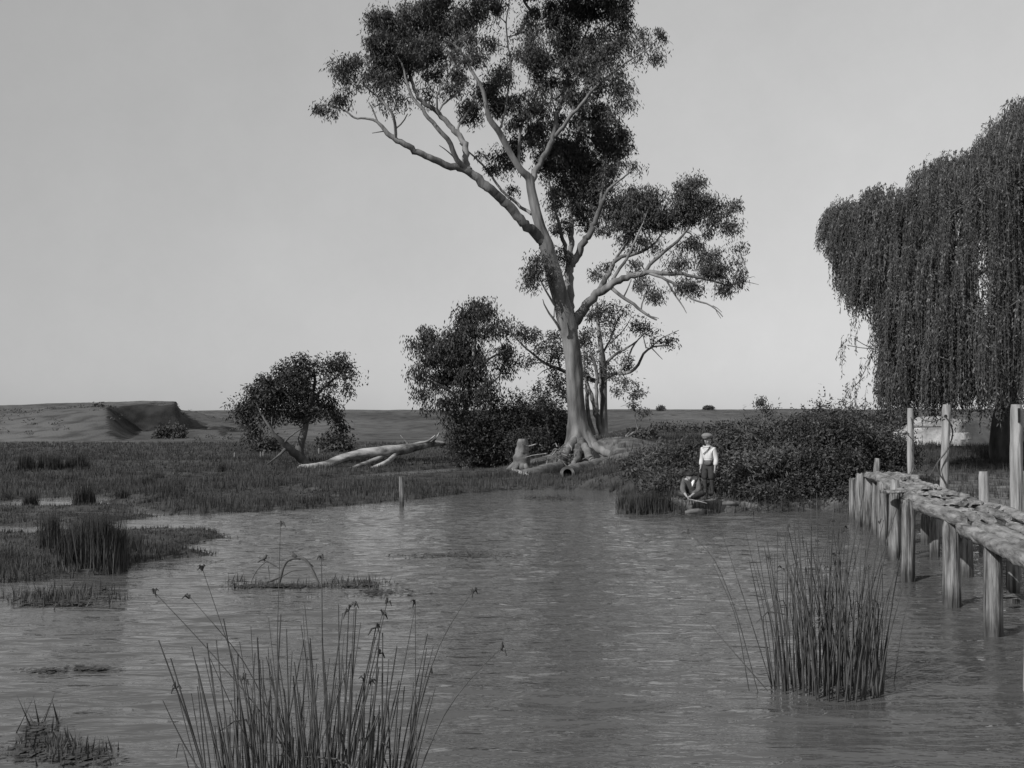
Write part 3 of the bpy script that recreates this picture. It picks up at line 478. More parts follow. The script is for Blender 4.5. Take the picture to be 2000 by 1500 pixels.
mid = [[(905, 905, 8), (903, 862, 6.5), (906, 820, 6), (914, 780, 5.2), (920, 740, 4.6), (925, 700, 4), (928, 660, 3), (932, 618, 1.6)], [(911, 795, 3.4), (882, 763, 2.8, -.5), (848, 746, 2.2, -.9), (822, 738, 1.4, -1)],
       [(921, 735, 3.2), (948, 704, 2.6, -.4), (972, 692, 2, -.6), (990, 682, 1.3, -.7)], [(918, 750, 2.6), (890, 712, 2.2, .5), (860, 690, 1.6, .6), (838, 660, 1.1, .6)], [(930, 790, 2.6, .5), (950, 760, 2.2, .8), (975, 735, 1.5, .9)]]
mid_blobs = [(935, 600, 21, 14, 1), (910, 620, 18, 20, .85), (950, 615, 13, 18, .9), (925, 642, 26, 13, .85), (955, 652, 18, 12, .6), (980, 632, 9, 9, .6), (900, 652, 20, 13, 1), (838, 655, 17, 18, .9), (820, 675, 14, 13, .8), (850, 690, 23, 20, 1.1), (880, 675, 27, 20, 1), (890, 702, 28, 23, 1.1), (920, 690, 23, 20, 1), (986, 650, 12, 11, .9), (985, 678, 11, 12, 1), (992, 700, 12, 16, 1.1), (985, 720, 11, 12, .9), (830, 718, 13, 13, .6), (815, 737, 13, 18, .75), (850, 740, 20, 16, .8), (880, 740, 20, 18, .9), (910, 740, 20, 22, .95), (936, 720, 11, 28, 1), (942, 760, 13, 20, .95), (962, 742, 11, 13, .5), (825, 770, 14, 13, .65), (834, 794, 11, 12, .5), (868, 780, 18, 16, .7), (895, 785, 16, 22, .75), (962, 772, 13, 12, .8), (920, 782, 14, 18, .9), (875, 812, 12, 12, .6)]
tree('gum_tree', 'bushy gum tree with drooping foliage rising left of the towering gum', 46, mid, mid_blobs, M['gum_leaf_dark'], M['rear_bark'], 27, nleaf=34, spread=.26, cl_area=.05, depth=1.2, droop=.6)

lft = [[(604, 916, 11), (592, 903, 10), (582, 890, 9.5), (586, 868, 8.5), (592, 850, 7.5), (596, 836, 6), (603, 800, 5), (610, 770, 4), (618, 735, 2.6), (600, 710, 1.4)],
       [(590, 900, 9), (575, 884, 9, -.4), (562, 872, 8, -.7), (552, 864, 6, -.9), (536, 850, 3.4, -1.1), (523, 828, 2.6, -1.2), (510, 808, 2, -1.2), (500, 785, 1.2, -1.2)], [(560, 874, 4.5, -.7), (548, 885, 3, -1), (536, 897, 2, -1.2), (522, 907, 1.2, -1.4)],
       [(554, 866, 3, -.9), (562, 855, 2, -1), (574, 846, 1.6, -1.1), (592, 835, 1.1, -1.1)], [(532, 845, 1.6, -1.1), (527, 828, 1.3, -1.1), (531, 815, .9, -1)],
       [(603, 800, 3.4), (615, 776, 3), (630, 757, 2.6, .3), (650, 745, 2, .4), (668, 725, 1.3, .4)], [(600, 810, 3, -.2), (570, 780, 2.6, -.4), (545, 755, 2, -.5), (515, 765, 1.3, -.5)], [(606, 790, 2.6, .5), (630, 790, 2, .7), (652, 800, 1.3, .8)]]
lft_blobs = [(478, 792, 20, 16, .9), (490, 770, 18, 13, .8), (475, 812, 13, 13, .7), (520, 750, 22, 16, .9), (510, 780, 26, 18, 1), (540, 770, 28, 22, 1.1), (550, 730, 22, 16, 1), (580, 706, 18, 11, .7), (600, 716, 20, 16, .9), (580, 740, 26, 20, 1), (590, 770, 26, 20, 1), (640, 715, 25, 13, .8), (665, 705, 15, 12, .9), (675, 730, 13, 16, .9), (648, 742, 20, 14, .5), (680, 755, 9, 13, .8), (638, 772, 20, 14, .4), (625, 790, 20, 14, .9), (600, 800, 20, 15, .9), (650, 790, 13, 13, .9), (655, 806, 12, 12, 1), (570, 800, 22, 18, .9), (545, 806, 18, 12, .8), (490, 825, 11, 18, .9), (485, 850, 6, 9, .7), (500, 844, 6, 13, .7), (520, 808, 14, 18, .9), (667, 835, 7, 18, 1.1), (585, 815, 14, 8, .6)]
tree('gum_tree', 'low spreading gum tree with a bent dark trunk, alone on the marsh at left', 44, lft, lft_blobs, M['gum_leaf_dark'], M['dark_bark'], 37, nleaf=32, spread=.24, cl_area=.052, depth=1.1)

sm = [[(1246, 840, 1.6), (1241, 815, 1.4), (1237, 790, 1.3), (1234, 768, 1)], [(1238, 792, .8), (1222, 788, .6), (1212, 794, .4)], [(1236, 775, .8), (1222, 762, .6), (1208, 760, .4)], [(1236, 780, .8), (1248, 770, .6)]]
tree('small_gum', 'small flat-topped tree alone on the plain right of the great trunk', 75, sm, [(1206, 766, 12, 11, 1), (1228, 750, 22, 9, 1.1), (1246, 765, 13, 13, 1.1), (1214, 746, 12, 8, 1), (1255, 802, 8, 5, 1), (1243, 790, 9, 8, .6), (1236, 772, 10, 8, .6)], M['hazed_leaf'], M['rear_bark'], 47, nleaf=24, spread=.28, L=.24, Wd=.08, cl_area=.3, twig=.02, depth=.6, cat='tree')
tree('small_gum', 'tiny wind-shaped tree on the skyline above the bushes', 100, [[(1493, 822, 1.2), (1492, 805, 1), (1490, 790, .7)]], [(1487, 781, 9, 4, 1), (1495, 794, 8, 7, 1), (1479, 789, 6, 4, .9), (1499, 805, 7, 7, .9)], M['hazed_leaf'], M['rear_bark'], 48, nleaf=20, spread=.3, L=.3, Wd=.1, cl_area=.4, twig=.025, depth=.4)

# ------------------------------------------------------------------ shrubs
def shrub(name, label, px, ptop, pbase, rpx, Y, seed, n=170, m='bush_leaf', group=None, nleaf=30, L=.10, Wd=.04, spread=.15, droop=.1):
    rng = np.random.default_rng(seed); c = P(px, (ptop + pbase) / 2, Y); k = Y / 2000; rx = rpx * k; rz = (pbase - ptop) / 2 * k
    gz = H1(c[0], c[1]); top = c[2] + rz; cz = (top + gz) / 2; rz = (top - gz) / 2
    root = empty(name, (c[0], c[1], gz), label, 'shrub', group)
    u = unit(rng.normal(0, 1, (n, 3))); th = np.arctan2(u[:, 1], u[:, 0]); lump = 1 + 0.30 * fbm(th * 1.3 + seed, u[:, 2] * 2.4 + seed, seed, 3)
    rr = rng.random((n, 1)) ** .45 * lump[:, None]
    cl = np.array((c[0], c[1], cz)) + u * rr * np.array((rx, rx * .85, rz)); cl[:, 2] = np.maximum(cl[:, 2], gz + .05)
    st = MB(); b = np.array((c[0], c[1], gz - .05))
    for q in range(0, n, 2):
        s = b + np.array((rng.normal(0, .15 * rx), rng.normal(0, .15 * rx), 0)); mid = (s + cl[q]) / 2 + np.array((0, 0, .12 * rz))
        st.tube([s, mid, cl[q]], [.02, .012, .006], 4, cap=False)
    st.build('stem', M['dark_bark'], root, True)
    f = MB(); leaves(f, cl, nleaf, spread, L, Wd, droop, rng); 
    # sprigs that stick out of the outline
    for q in range(int(n * .5)):
        p = cl[rng.integers(n)]; d = unit(p - np.array((c[0], c[1], cz - rz * .5)) + rng.normal(0, .2, 3)) * (.18 + .25 * rng.random()) * (2.0 if rng.random() < .14 else 1); tt = np.linspace(.2, 1, 11)[:, None]
        leaves(f, p + d * tt, 1, .015, L, Wd, 0, rng)
    f.build('foliage', M[m], root)
    return root
gS = 'bushes crowding the right bank'
for i, (px, pt, pb, rp, Yd, lab, kn) in enumerate([
    (1430, 842, 960, 52, 28.0, 'dense dark bush directly behind the standing boy', 1), (1490, 824, 965, 55, 27.2, 'rounded bush two bushes right of the standing boy', 1), (1560, 814, 970, 60, 26.8, 'tallest dark bush in the middle of the bank thicket', 1.2),
    (1628, 799, 968, 58, 26.6, 'dark bush just left of the jetty posts', 1.2), (1690, 815, 950, 60, 27.5, 'dark bush hiding behind the left end of the jetty', 1.1), (1745, 850, 945, 45, 27.0, 'low bush behind the first tall post', .8),
    (1352, 872, 940, 50, 29.5, 'low bush behind the seated boy', .9), (1300, 884, 935, 40, 30.5, 'low bush at the left end of the bank thicket', .8), (1262, 890, 945, 24, 32.5, 'scrubby bush right of the hollow log end', .5),
    (1390, 885, 962, 34, 25.6, 'low bush beside the standing boy, filling the bank at his back', .7), (1450, 892, 975, 40, 25.2, 'low spreading bush at the water edge right of the boys', .8), (1580, 880, 982, 46, 25.4, 'bush overhanging the undercut mud bank', .9),
    (1650, 885, 975, 40, 25.0, 'bush with dark hollow beneath it near the outermost piles', .8), (1520, 880, 978, 40, 25.6, 'bush above the small mud beach', .8), (1665, 790, 900, 55, 33, 'far bush under the left edge of the willow', 1.0), (1595, 792, 880, 30, 38, 'upright bush poking above the thicket skyline', .5)]):
    shrub('shrub', lab, px, pt, pb, rp, Yd, 100 + i, int((210, 150, 240)[i % 3] * kn), m=('bush_leaf', 'bush_leaf_light', 'bush_leaf')[i % 3], L=(.10, .13, .075)[i % 3], Wd=(.04, .035, .035)[i % 3], nleaf=(30, 34, 40)[i % 3], group=gS)
gT = 'shrubs massed under the middle trees'
for i, (px, pt, pb, rp, Yd, lab) in enumerate([(912, 795, 905, 40, 45, 'leafy shrub at the foot of the bushy gum, leftmost of its mass'), (958, 775, 905, 44, 45.5, 'leafy shrub second from the left under the bushy gum'), (1008, 766, 903, 46, 46, 'leafy shrub left of the conical stump top'), (1058, 755, 900, 44, 46.5, 'tall shrub touching the left side of the great trunk'), (1085, 800, 895, 28, 47, 'small shrub tucked against the great roots'), (1030, 840, 905, 42, 44.6, 'low shrub behind the conical stump')]):
    shrub('shrub', lab, px, pt, pb, rp, Yd, 140 + i, 230, m='gum_leaf_dark', group=gT, L=.14, Wd=.045, spread=.22, droop=.3, nleaf=32)
gF = 'distant bushes on the flats'
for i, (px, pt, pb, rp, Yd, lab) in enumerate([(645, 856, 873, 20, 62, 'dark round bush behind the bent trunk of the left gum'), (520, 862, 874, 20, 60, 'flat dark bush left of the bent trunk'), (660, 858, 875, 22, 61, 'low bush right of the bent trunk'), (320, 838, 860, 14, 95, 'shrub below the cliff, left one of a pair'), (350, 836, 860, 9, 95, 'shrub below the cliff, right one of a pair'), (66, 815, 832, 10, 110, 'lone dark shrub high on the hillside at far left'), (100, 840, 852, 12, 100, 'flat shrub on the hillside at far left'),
        (1300, 850, 862, 26, 70, 'haze-toned bush on the plain right of the little tree'), (1350, 846, 860, 30, 68, 'haze-toned bush on the plain above the seated boy'), (1410, 838, 852, 30, 66, 'haze-toned bush on the plain above the standing boy'), (1470, 828, 845, 34, 64, 'haze-toned bush on the plain left of the skyline tree'), (1545, 824, 845, 34, 62, 'haze-toned bush on the plain right of the skyline tree'), (1258, 862, 882, 16, 48, 'small dark bush beside the upturned root'), (1720, 812, 850, 34, 48, 'far bush seen under the willow curtain'), (1770, 806, 840, 28, 52, 'far bush behind the first tall post'),
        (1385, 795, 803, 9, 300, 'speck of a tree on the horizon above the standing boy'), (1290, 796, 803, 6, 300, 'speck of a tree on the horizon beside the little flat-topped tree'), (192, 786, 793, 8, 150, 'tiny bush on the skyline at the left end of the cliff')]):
    shrub('shrub', lab, px, pt, pb, rp, Yd, 170 + i, 90, m='hazed_leaf', group=gF, L=.22, Wd=.10, spread=.26, nleaf=22) if Yd < 140 else shrub('shrub', lab, px, pt, pb, rp, Yd, 170 + i, 60, m='hazed_leaf', group=gF, L=.5, Wd=.3, spread=.35, nleaf=14)

rng = np.random.default_rng(55); hs = MB(); N = 520; a_ = -.56 + .34 * rng.random(N); d_ = 88 + 85 * rng.random(N); cl_ = vn(a_ * 60, d_ * .09, 7) > .58; a_, d_ = a_[cl_], d_[cl_]; x_ = a_ * d_
ix = np.clip(((x_ + 150) / .55).astype(int), 0, hx.shape[1] - 1); iy = np.clip(((d_ - 72) / .7).astype(int), 0, hx.shape[0] - 1); z_ = np.maximum(H(x_, d_), hz[iy, ix])
leaves(hs, np.stack([x_, d_, z_ + .1], -1), 14, .26, .20, .10, 0, rng, .4); tag(hs.build('hillside_scrub', M['hazed_leaf'], None), 'low scattered scrub on the hillside', 'scrub', kind='stuff')
# ------------------------------------------------------------------ weeping willow at the right
def willow():
    rng = np.random.default_rng(77); YC = 36.0
    topx = np.array([1590, 1612, 1640, 1665, 1690, 1706, 1745, 1770, 1784, 1790, 1812, 1842, 1866, 1880, 1900, 1925, 1940, 1960, 1975, 2000, 2060, 2150, 2260, 2380, 2460])
    topy = np.array([430, 408, 396, 394, 382, 366, 370, 376, 378, 340, 328, 306, 318, 304, 292, 268, 245, 228, 204, 192, 175, 180, 215, 300, 420])
    botx = np.array([1590, 1625, 1645, 1660, 1675, 1692, 1705, 1715, 1724, 1732, 1760, 1850, 1950, 2000, 2400, 2460])
    boty = np.array([445, 470, 510, 570, 585, 600, 560, 560, 640, 788, 796, 800, 800, 798, 790, 700])
    b = P(1962, 893, YC); b[2] = H1(b[0], b[1]); root = empty('weeping_willow', tuple(b), 'huge weeping willow trailing leafy curtains over the right bank', 'willow tree')
    f = MB(); nod = []; 
    def depth(px): return 6.4 * math.sqrt(max(0.03, 1 - ((px - 2030) / 440) ** 2))
    tas = []; skipv = lambda px, py: vn(np.array([px * .026]), np.array([py * .012]), 9)[0] < .38
    for i in range(1050):
        px = 1614 + 838 * rng.random() if i > 740 else 1614 + 408 * rng.random()
        if px < 1710 and rng.random() > .22 + .78 * ((px - 1614) / 96) ** 1.3: continue
        t = np.interp(px, topx, topy); bt = np.interp(px, botx, boty); u = rng.random() ** 1.05
        py = t + (bt - t) * u * .86 + 4; side = -1 if rng.random() < .72 else 1
        back = rng.random() ** 2 * 2.6; Y = YC + side * (depth(px) * (0.55 + 0.45 * min(1, (py - t) / 160 + .25)) - back)
        if skipv(px, py) and rng.random() < .85: continue
        tas.append((px, py, Y))
    # first row exactly along the skyline
    for px in np.concatenate([np.arange(1616, 1690, 13), np.arange(1690, 2440, 5)]): tas.append((px + rng.normal(0, 3), np.interp(px, topx, topy) + abs(rng.normal(0, 8)), YC + rng.normal(0, 1.6)))
    for px in np.arange(1734, 2080, 7):
        tas.append((px, 560 + 150 * rng.random(), YC - depth(px) + rng.normal(0, .6)))
    for px, py, Yd in [(1668, 655, 31), (1655, 668, 31), (1692, 590, 32), (1686, 610, 32), (1690, 560, 32.5), (1698, 705, 31.5), (1676, 742, 31.5), (1690, 738, 31.5), (1664, 752, 31.5)]: tas.append((px, py, Yd, 1))
    cv = []; cl_l = []
    for tq in tas:
        px, py, Yd = tq[:3]; a = P(px, py, Yd); bt = np.interp(px, botx, boty) if len(tq) == 3 else py + 45
        zmin = P(px, bt, Yd)[2]; nstr = rng.integers(7, 15) if len(tq) == 3 else 3
        outd = unit(np.array((a[0] - P(2030, 500, YC)[0], (a[1] - YC), 0.0))); nod.append(a)
        for s in range(nstr):
            p0 = a + rng.normal(0, .12, 3); Ls = (1.0 + 2.3 * rng.random()) * (.55 + .45 * min(1, max(0, (px - 1614) / 80))); Ls = min(Ls, max(.35, (p0[2] - zmin) + rng.normal(-.15, .36)))
            arch = .15 + .30 * rng.random(); n = max(8, int(Ls / .052)); t = np.linspace(0, 1, n)[:, None]
            o = unit(outd + rng.normal(0, .5, 3) * np.array((1, 1, 0)))
            pt = p0 + o * arch * (1 - np.exp(-t * 4)) + np.array((0, 0, 1)) * (.35 * arch * np.sin(np.minimum(t * 5, 1) * np.pi) - Ls * t ** 1.15) + rng.normal(0, .03, 3) * t
            cl_l.append(pt); cv.append(pt[::max(1, n // 6)])
    P_ = np.concatenate(cl_l); k = len(P_)
    d = unit(np.array((0, 0, -1)) * 1.0 + rng.normal(0, .45, (k, 3))); s = unit(np.cross(d, rng.normal(0, 1, (k, 3)))); l = .12 * (.6 + .8 * rng.random((k, 1))); w = .017 * (.8 + .5 * rng.random((k, 1)))
    p = P_ + rng.normal(0, .018, (k, 3)); f.add(np.stack([p, p + d * l * .4 + s * w, p + d * l, p + d * l * .4 - s * w], 1).reshape(-1, 3), np.arange(4 * k).reshape(-1, 4))
    f.build('crown', M['willow_leaf'], root)
    tk = MB(); trunk = resample([b - (0, 0, .3), b + (0, 0, 1.2), b + (.2, -.1, 2.6), b + (.5, 0, 4.2), b + (.9, .2, 6.5), b + (1.2, 0, 9)], [.55, .40, .34, .28, .2, .1], .3)
    tk.tube(trunk[0], trunk[1], 16, noise=.12, seed=3); nodes = [trunk[0][8:]]
    for q in range(13):
        a0 = trunk[0][rng.integers(8, len(trunk[0]) - 3)]; an = q / 13 * 6.28 + rng.normal(0, .2); ln = 3.0 + 1.2 * rng.random()
        e = a0 + np.array((math.cos(an) * ln, math.sin(an) * ln, (.6 + 1.2 * rng.random()) * (1 if math.cos(an) > -.2 else .2))); bp, br = resample([a0, a0 + (e - a0) * .4 + (0, 0, .5), e - (0, 0, .1), e + unit(e - a0) * .8 - (0, 0, .5)], [.16, .11, .06, .03], .4)
        tk.tube(bp, br, 7); nodes.append(bp)
    nodes = np.concatenate(nodes)
    for a in nod:
        j = np.argmin(np.sum((nodes - a) ** 2, 1)); s = nodes[j]; dist = np.linalg.norm(a - s)
        if dist > .2: tk.tube(resample([s, s * .45 + a * .55 - (0, 0, .16 * dist), a - (0, 0, .10)], [.03, .02, .008], .3)[0], .012, 4, cap=False)
        if dist < 2.5 and rng.random() < .5: nodes = np.vstack([nodes, s * .45 + a * .55 - (0, 0, .12 * dist)])
    for c in cv: tk.tube(c, .004, 3, cap=False) if len(c) > 1 else None
    tk.build('trunk', M['dark_bark'], root, True)
willow()

# ------------------------------------------------------------------ stump, logs, roots
def log(name, label, pts, rad, m, seed, hollow=0, cat='log', noise=.12, sides=18, extra=None):
    pts = [np.array(p) for p in pts]; c = sum(pts) / len(pts); root = empty(name, tuple(map(float, (c[0], c[1], min(p[2] for p in pts)))), label, cat)
    mb = MB(); q, r = resample(pts, rad, .16); r = r * (1 + .12 * fbm(np.arange(len(r)) * .35, np.full(len(r), seed * 1.7), seed))
    if hollow:
        mb.tube(q, r, sides, cap=False, noise=noise, seed=seed)
        for e in ([0] if hollow == 1 else [0, -1]):
            nx = q[1] - q[0] if e == 0 else q[-2] - q[-1]; nx = nx / np.linalg.norm(nx)
            # wall thickness ring then a dark bore
            rim = MB(); rr = abs(r[e]); 
            u = unit(np.cross(nx, (0, 0, 1.0))); w = np.cross(nx, u); an = np.linspace(0, 2 * np.pi, 24, endpoint=False)
            o = q[e] + np.outer(np.cos(an), u) * rr + np.outer(np.sin(an), w) * rr; i1 = q[e] + nx * .03 + np.outer(np.cos(an), u) * rr * .62 + np.outer(np.sin(an), w) * rr * .62; i2 = i1 + nx * .7
            j = np.arange(24); kk = (j + 1) % 24; v = np.vstack([o, i1])
            mb.add(v, np.stack([j, kk, 24 + kk, 24 + j], -1))
            rim.add(np.vstack([i1, i2, (q[e] + nx * .75)[None]]), np.stack([j, kk, 24 + kk, 24 + j], -1)); rim.add(np.vstack([i2, (q[e] + nx * .72)[None]]), np.stack([j, kk, np.full(24, 24)], -1))
            rim.build('bore', M['hollow'], root, True)
    else: mb.tube(q, r, sides, noise=noise, seed=seed)
    for ex in (extra or []):
        q2, r2 = resample([np.array(p) for p in ex[0]], ex[1], .15); mb.tube(q2, r2, 10, noise=noise, seed=seed + 3)
    mb.build('trunk', m, root, True)
    return root
def PL(l): return [P(a, b_, y) for a, b_, y in l]
log('fallen_log', 'long pale bleached log stretched over the marsh right of the left gum', PL([(588, 914, 42.6), (612, 913, 42.6), (640, 908, 42.7), (670, 895, 43), (700, 887, 43.3), (730, 883, 43.5), (762, 882, 43.8), (792, 877, 44.2), (822, 870, 44.8), (850, 866, 45.4), (895, 866, 46)]), [.15, .18, .18, .18, .21, .21, .24, .21, .18, .13, .05], M['log_pale'], 3,
    extra=[(PL([(772, 889, 43.6), (756, 903, 43), (728, 916, 42.4), (690, 922, 41.8), (650, 926, 41.4)]), [.10, .10, .09, .07, .04]), (PL([(756, 887, 43.7), (720, 903, 43.2), (690, 914, 42.6), (655, 925, 42.2)]), [.09, .09, .08, .05]), (PL([(796, 866, 44.3), (789, 858, 44.3), (782, 850, 44.2)]), [.04, .03, .015]),
           (PL([(588, 914, 42.6), (578, 922, 42), (568, 932, 41.4)]), [.14, .09, .03]), (PL([(812, 868, 44.5), (838, 862, 45), (850, 850, 45)]), [.06, .05, .02]), (PL([(842, 866, 45.1), (853, 856, 45.1), (858, 845, 45)]), [.06, .04, .02]), (PL([(690, 886, 43.3), (672, 888, 43), (645, 898, 42.8), (632, 905, 42.6)]), [.08, .07, .05, .02])])
def G2(px, py, z): return G(px, py, z)
log('hollow_log', 'long mossy hollow log with open ends lying before the great roots', [G2(1108, 925, .22), G2(1140, 916, .26), G2(1170, 909, .32), G2(1200, 899, .42), G2(1222, 890, .52)], [.26, .27, .26, .26, .24], M['log_brown'], 8, hollow=2)
log('fallen_log', 'smooth half-buried log sloping down to the stump, left of the hollow log', [G2(1020, 926, .1), G2(1060, 920, .2), G2(1100, 910, .28), G2(1140, 899, .38), G2(1170, 893, .45)], [.17, .22, .22, .18, .12], M['log_brown'], 12)
log('sawn_log_end', 'pale broken log butt at the left foot of the half-buried log', [G2(1032, 933, .02), G2(1018, 926, .08), G2(1003, 921, .1)], [.10, .13, .09], M['log_pale'], 14, noise=.25)
# conical stump
b = G(1018, 922, 0.05); st = empty('tree_stump', tuple(b), 'tall conical grey stump at the edge of the back channel', 'stump')
mb = MB(); k = b[1] / 2000; q, r = resample([b + (0, 0, -.2), b + (0.02, 0, .25), b + (.03, 0, .7), b + (.05, 0, 1.12), b + (.05, 0, 1.3)], [.55, .36, .29, .24, .17], .07); mb.tube(q, r, 22, noise=.16, seed=4)
for an in np.linspace(0, 6.28, 7)[:-1]:
    mb.tube([b + (math.cos(an) * .25, math.sin(an) * .25, .3), b + (math.cos(an) * .48, math.sin(an) * .48, .1), b + (math.cos(an) * .8, math.sin(an) * .8, -.12)], [.12, .1, .03], 8, noise=.1)
mb.build('trunk', M['log_brown'], st, True)
# tangle of exposed roots
b = P(1095, 893, 39.6); rt = empty('root_tangle', tuple(b), 'tangle of thin exposed roots and sticks left below the great trunk', 'roots'); mb = MB(); rng = np.random.default_rng(9)
for i in range(26):
    s = b + rng.normal(0, 1, 3) * (.45, .25, .18) + (.25, .3, .15); e = s + rng.normal(0, 1, 3) * (.35, .15, .25) - (.15, .1, .15); mb = MB(); mb.tube([s, (s + e) / 2 + rng.normal(0, .08, 3), e], [.028, .022, .012], 5); mb.build('root', M['rear_bark'], rt)
b = P(1205, 872, 43); lg = log('broken_root', 'upturned splintered root pointing right beside the great trunk', [b, b + (.3, -.1, .25), b + (.7, -.1, .6)], [.16, .11, .03], M['log_pale'], 21, noise=.3, extra=[([b, b + (.45, -.2, .15), b + (.6, -.2, .42)], [.1, .07, .02]), ([b + (.1, 0, .1), b + (.5, -.1, .6)], [.06, .02])])
# mossy log float at the water edge in front of the boys
log('floating_log', 'short pale-topped log lying in the water below the seated boy', [G2(1338, 1003, .03), G2(1352, 1001, .06), G2(1372, 1000, .06), G2(1388, 999, .02)], [.05, .08, .07, .03], M['log_brown'], 31, noise=.45)
log('driftwood', 'dark driftwood branch on the bank right of the boys', [G2(1412, 984, .3), G2(1428, 982, .34), G2(1442, 986, .26)], [.04, .06, .02], M['dark_bark'], 33, noise=.3)

# post standing in the water
def post(name, label, px, ptop, Y, r, seed, mt='pile_wood', zb=-.5, lean=(0, 0), group=None, sides=14, cat='post', pbx=None, taper=.06):
    t = P(px, ptop, Y); z1 = t[2]; x, y = t[0], t[1]
    root = empty(name, (x, y, max(0, H1(x, y))), label, cat, group); mb = MB(); n = max(6, int((z1 - zb) / .08)); zz = np.linspace(zb, z1, n); s = (zz - z1) / (z1 - zb)
    pts = np.stack([x + lean[0] * s, y + lean[1] * s, zz], -1); rng = np.random.default_rng(seed)
    rad = r * (1 - taper * (s + 1)) * (1 + .05 * fbm(zz * 1.5, np.full(n, seed * 1.3), seed)); rad[-1] *= .86
    mb.tube(pts, rad, sides, noise=.10, seed=seed); 
    return root, mb, M[mt]
def stdpost(*a, **k):
    part = k.pop('part', 'shaft'); r, mb, m = post(*a, **k); mb.build(part, m, r, True); return r
b = G(784, 988); t = P(784, 931, b[1]); r_ = empty('mooring_post', (b[0], b[1], 0), 'lone slim stake standing in open water before the marsh edge', 'post'); mb = MB(); mb.tube([(b[0] + .02, b[1], -.5), (b[0], b[1], .3), (b[0] - .01, b[1], t[2])], [.06, .06, .055], 10, noise=.1); mb.build('shaft', M['pile_wood'], r_, True)
for i, (px, pt, pb, lab) in enumerate([(458, 884, 894, 'short pale peg in the far marsh left of the bent gum trunk'), (509, 882, 893, 'left one of two close pale pegs in the far marsh'), (514, 882, 893, 'right one of two close pale pegs in the far marsh'), (623, 875, 886, 'thin pale peg in the far marsh between the bent trunk and the bleached log')]):
    b = G(px, pb, .15); t = P(px, pt, b[1]); o = MB(); o.tube([b - (0, 0, .2), t], [.035, .03], 8, noise=.05); q = o.build('marsh_peg', M['pile_pale'], None, True); tag(q, lab, 'peg', 'pale pegs in the marsh')

# ------------------------------------------------------------------ the ruined log jetty
jt = empty('log_jetty', (6.0, 14.0, 0), 'ruined log jetty on rough round piles running out at the right', 'jetty')
def pile(px, ptop, Y, r, seed, mt='pile_wood', lean=(0, 0), zb=-.6):
    t = P(px, ptop, Y); z1 = t[2]; n = max(8, int((z1 - zb) / .06)); zz = np.linspace(zb, z1, n); s = (zz - z1) / (z1 - zb)
    mb = MB(); rad = r * (1 - .10 * s) * (1 + .10 * fbm(zz * 1.8, np.full(n, seed * 1.31), seed)); rad[-1] *= .8; rad[-2] *= .95
    # lengthwise splits
    ang = np.linspace(0, 2 * np.pi, 26, endpoint=False); rng = np.random.default_rng(seed); grooves = sum(-.09 * np.exp(-((np.angle(np.exp(1j * (ang - a)))) / .13) ** 2) for a in rng.random(4) * 6.28)
    V = []
    for i in range(n):
        rr = rad[i] * (1 + grooves * (.5 + .5 * math.sin(zz[i] * 3 + seed)) + .07 * fbm(np.cos(ang) * 1.5 + seed, np.sin(ang) * 1.5 + zz[i] * .9, seed, 3))
        zt = zz[i] + (.05 * fbm(np.cos(ang) * 2 + seed, np.sin(ang) * 2, seed + 5) if i == n - 1 else 0)
        V.append(np.stack([t[0] + lean[0] * s[i] + np.cos(ang) * rr, t[1] + lean[1] * s[i] + np.sin(ang) * rr, np.broadcast_to(zt, ang.shape)], -1))
    i = np.arange(n - 1)[:, None] * 26; j = np.arange(26)[None, :]; kk = (j + 1) % 26
    mb.add(np.concatenate(V), np.stack([i + j, i + kk, i + 26 + kk, i + 26 + j], -1).reshape(-1, 4)); mb.add(np.vstack([V[-1], V[-1].mean(0) + (0, 0, -.01)]), np.stack([np.arange(26), (np.arange(26) + 1) % 26, np.full(26, 26)], -1))
    return mb.build('pile', M[mt], jt, True)
for i, (px, pt, Yd, r, ln) in enumerate([(1665, 934, 22.0, .075, (0, 0)), (1680, 925, 20.8, .085, (.05, 0)), (1699, 926, 20.2, .09, (.10, 0)), (1714, 930, 19.3, .09, (.05, 0)), (1723, 941, 17.6, .095, (-.02, 0)), (1748, 960, 15.8, .088, (.04, 0)), (1774, 977, 13.9, .088, (.03, 0)), (1857, 1018, 12.1, .098, (0, 0)), (1938, 1064, 10.4, .086, (0, 0)),
        (1885, 1050, 14.1, .10, (0, 0)), (1808, 1004, 17.8, .085, (0, 0)), (1826, 1012, 16.2, .075, (.03, 0)), (1979, 1085, 12.3, .075, (.02, 0))]):
    pile(px, pt, Yd, r, 50 + i, lean=ln)
pile(2017, 1124, 8.3, .055, 80, 'pile_pale', (.05, 0)); pile(1748, 938, 16.3, .075, 81, 'pile_pale')
pile(2188, 1194, 6.75, .09, 82); pile(2390, 1192, 6.75, .085, 83)
rng_l = np.random.default_rng(70)
def rough_log(pts, r, seed, name, mt='deck_wood', sides=16, flat=1.0):
    mb = MB(); q, rr = resample([np.array(p, float) for p in pts], r, .09); c = .0
    rr = rr * (1 + .07 * fbm(np.arange(len(rr)) * .12, np.full(len(rr), seed * 2.1), seed)); rr[0] *= .8; rr[-1] *= .8; mb.tube(q, rr, 26, noise=.10, seed=seed, flute=np.full(len(rr), .055) * (1 + .5 * np.sin(np.arange(len(rr)) * .3)))
    mb.v[0] += rng_l.normal(0, .0022, mb.v[0].shape)
    if flat != 1:
        v = mb.v[0]; zc = q[:, 2].mean(); n = len(q); mid = np.repeat(q[:, 2], sides); v[:, 2] = mid + (v[:, 2] - mid) * flat; 
        for w in mb.v[1:]: pass
    return mb.build(name, M[mt], jt, True)
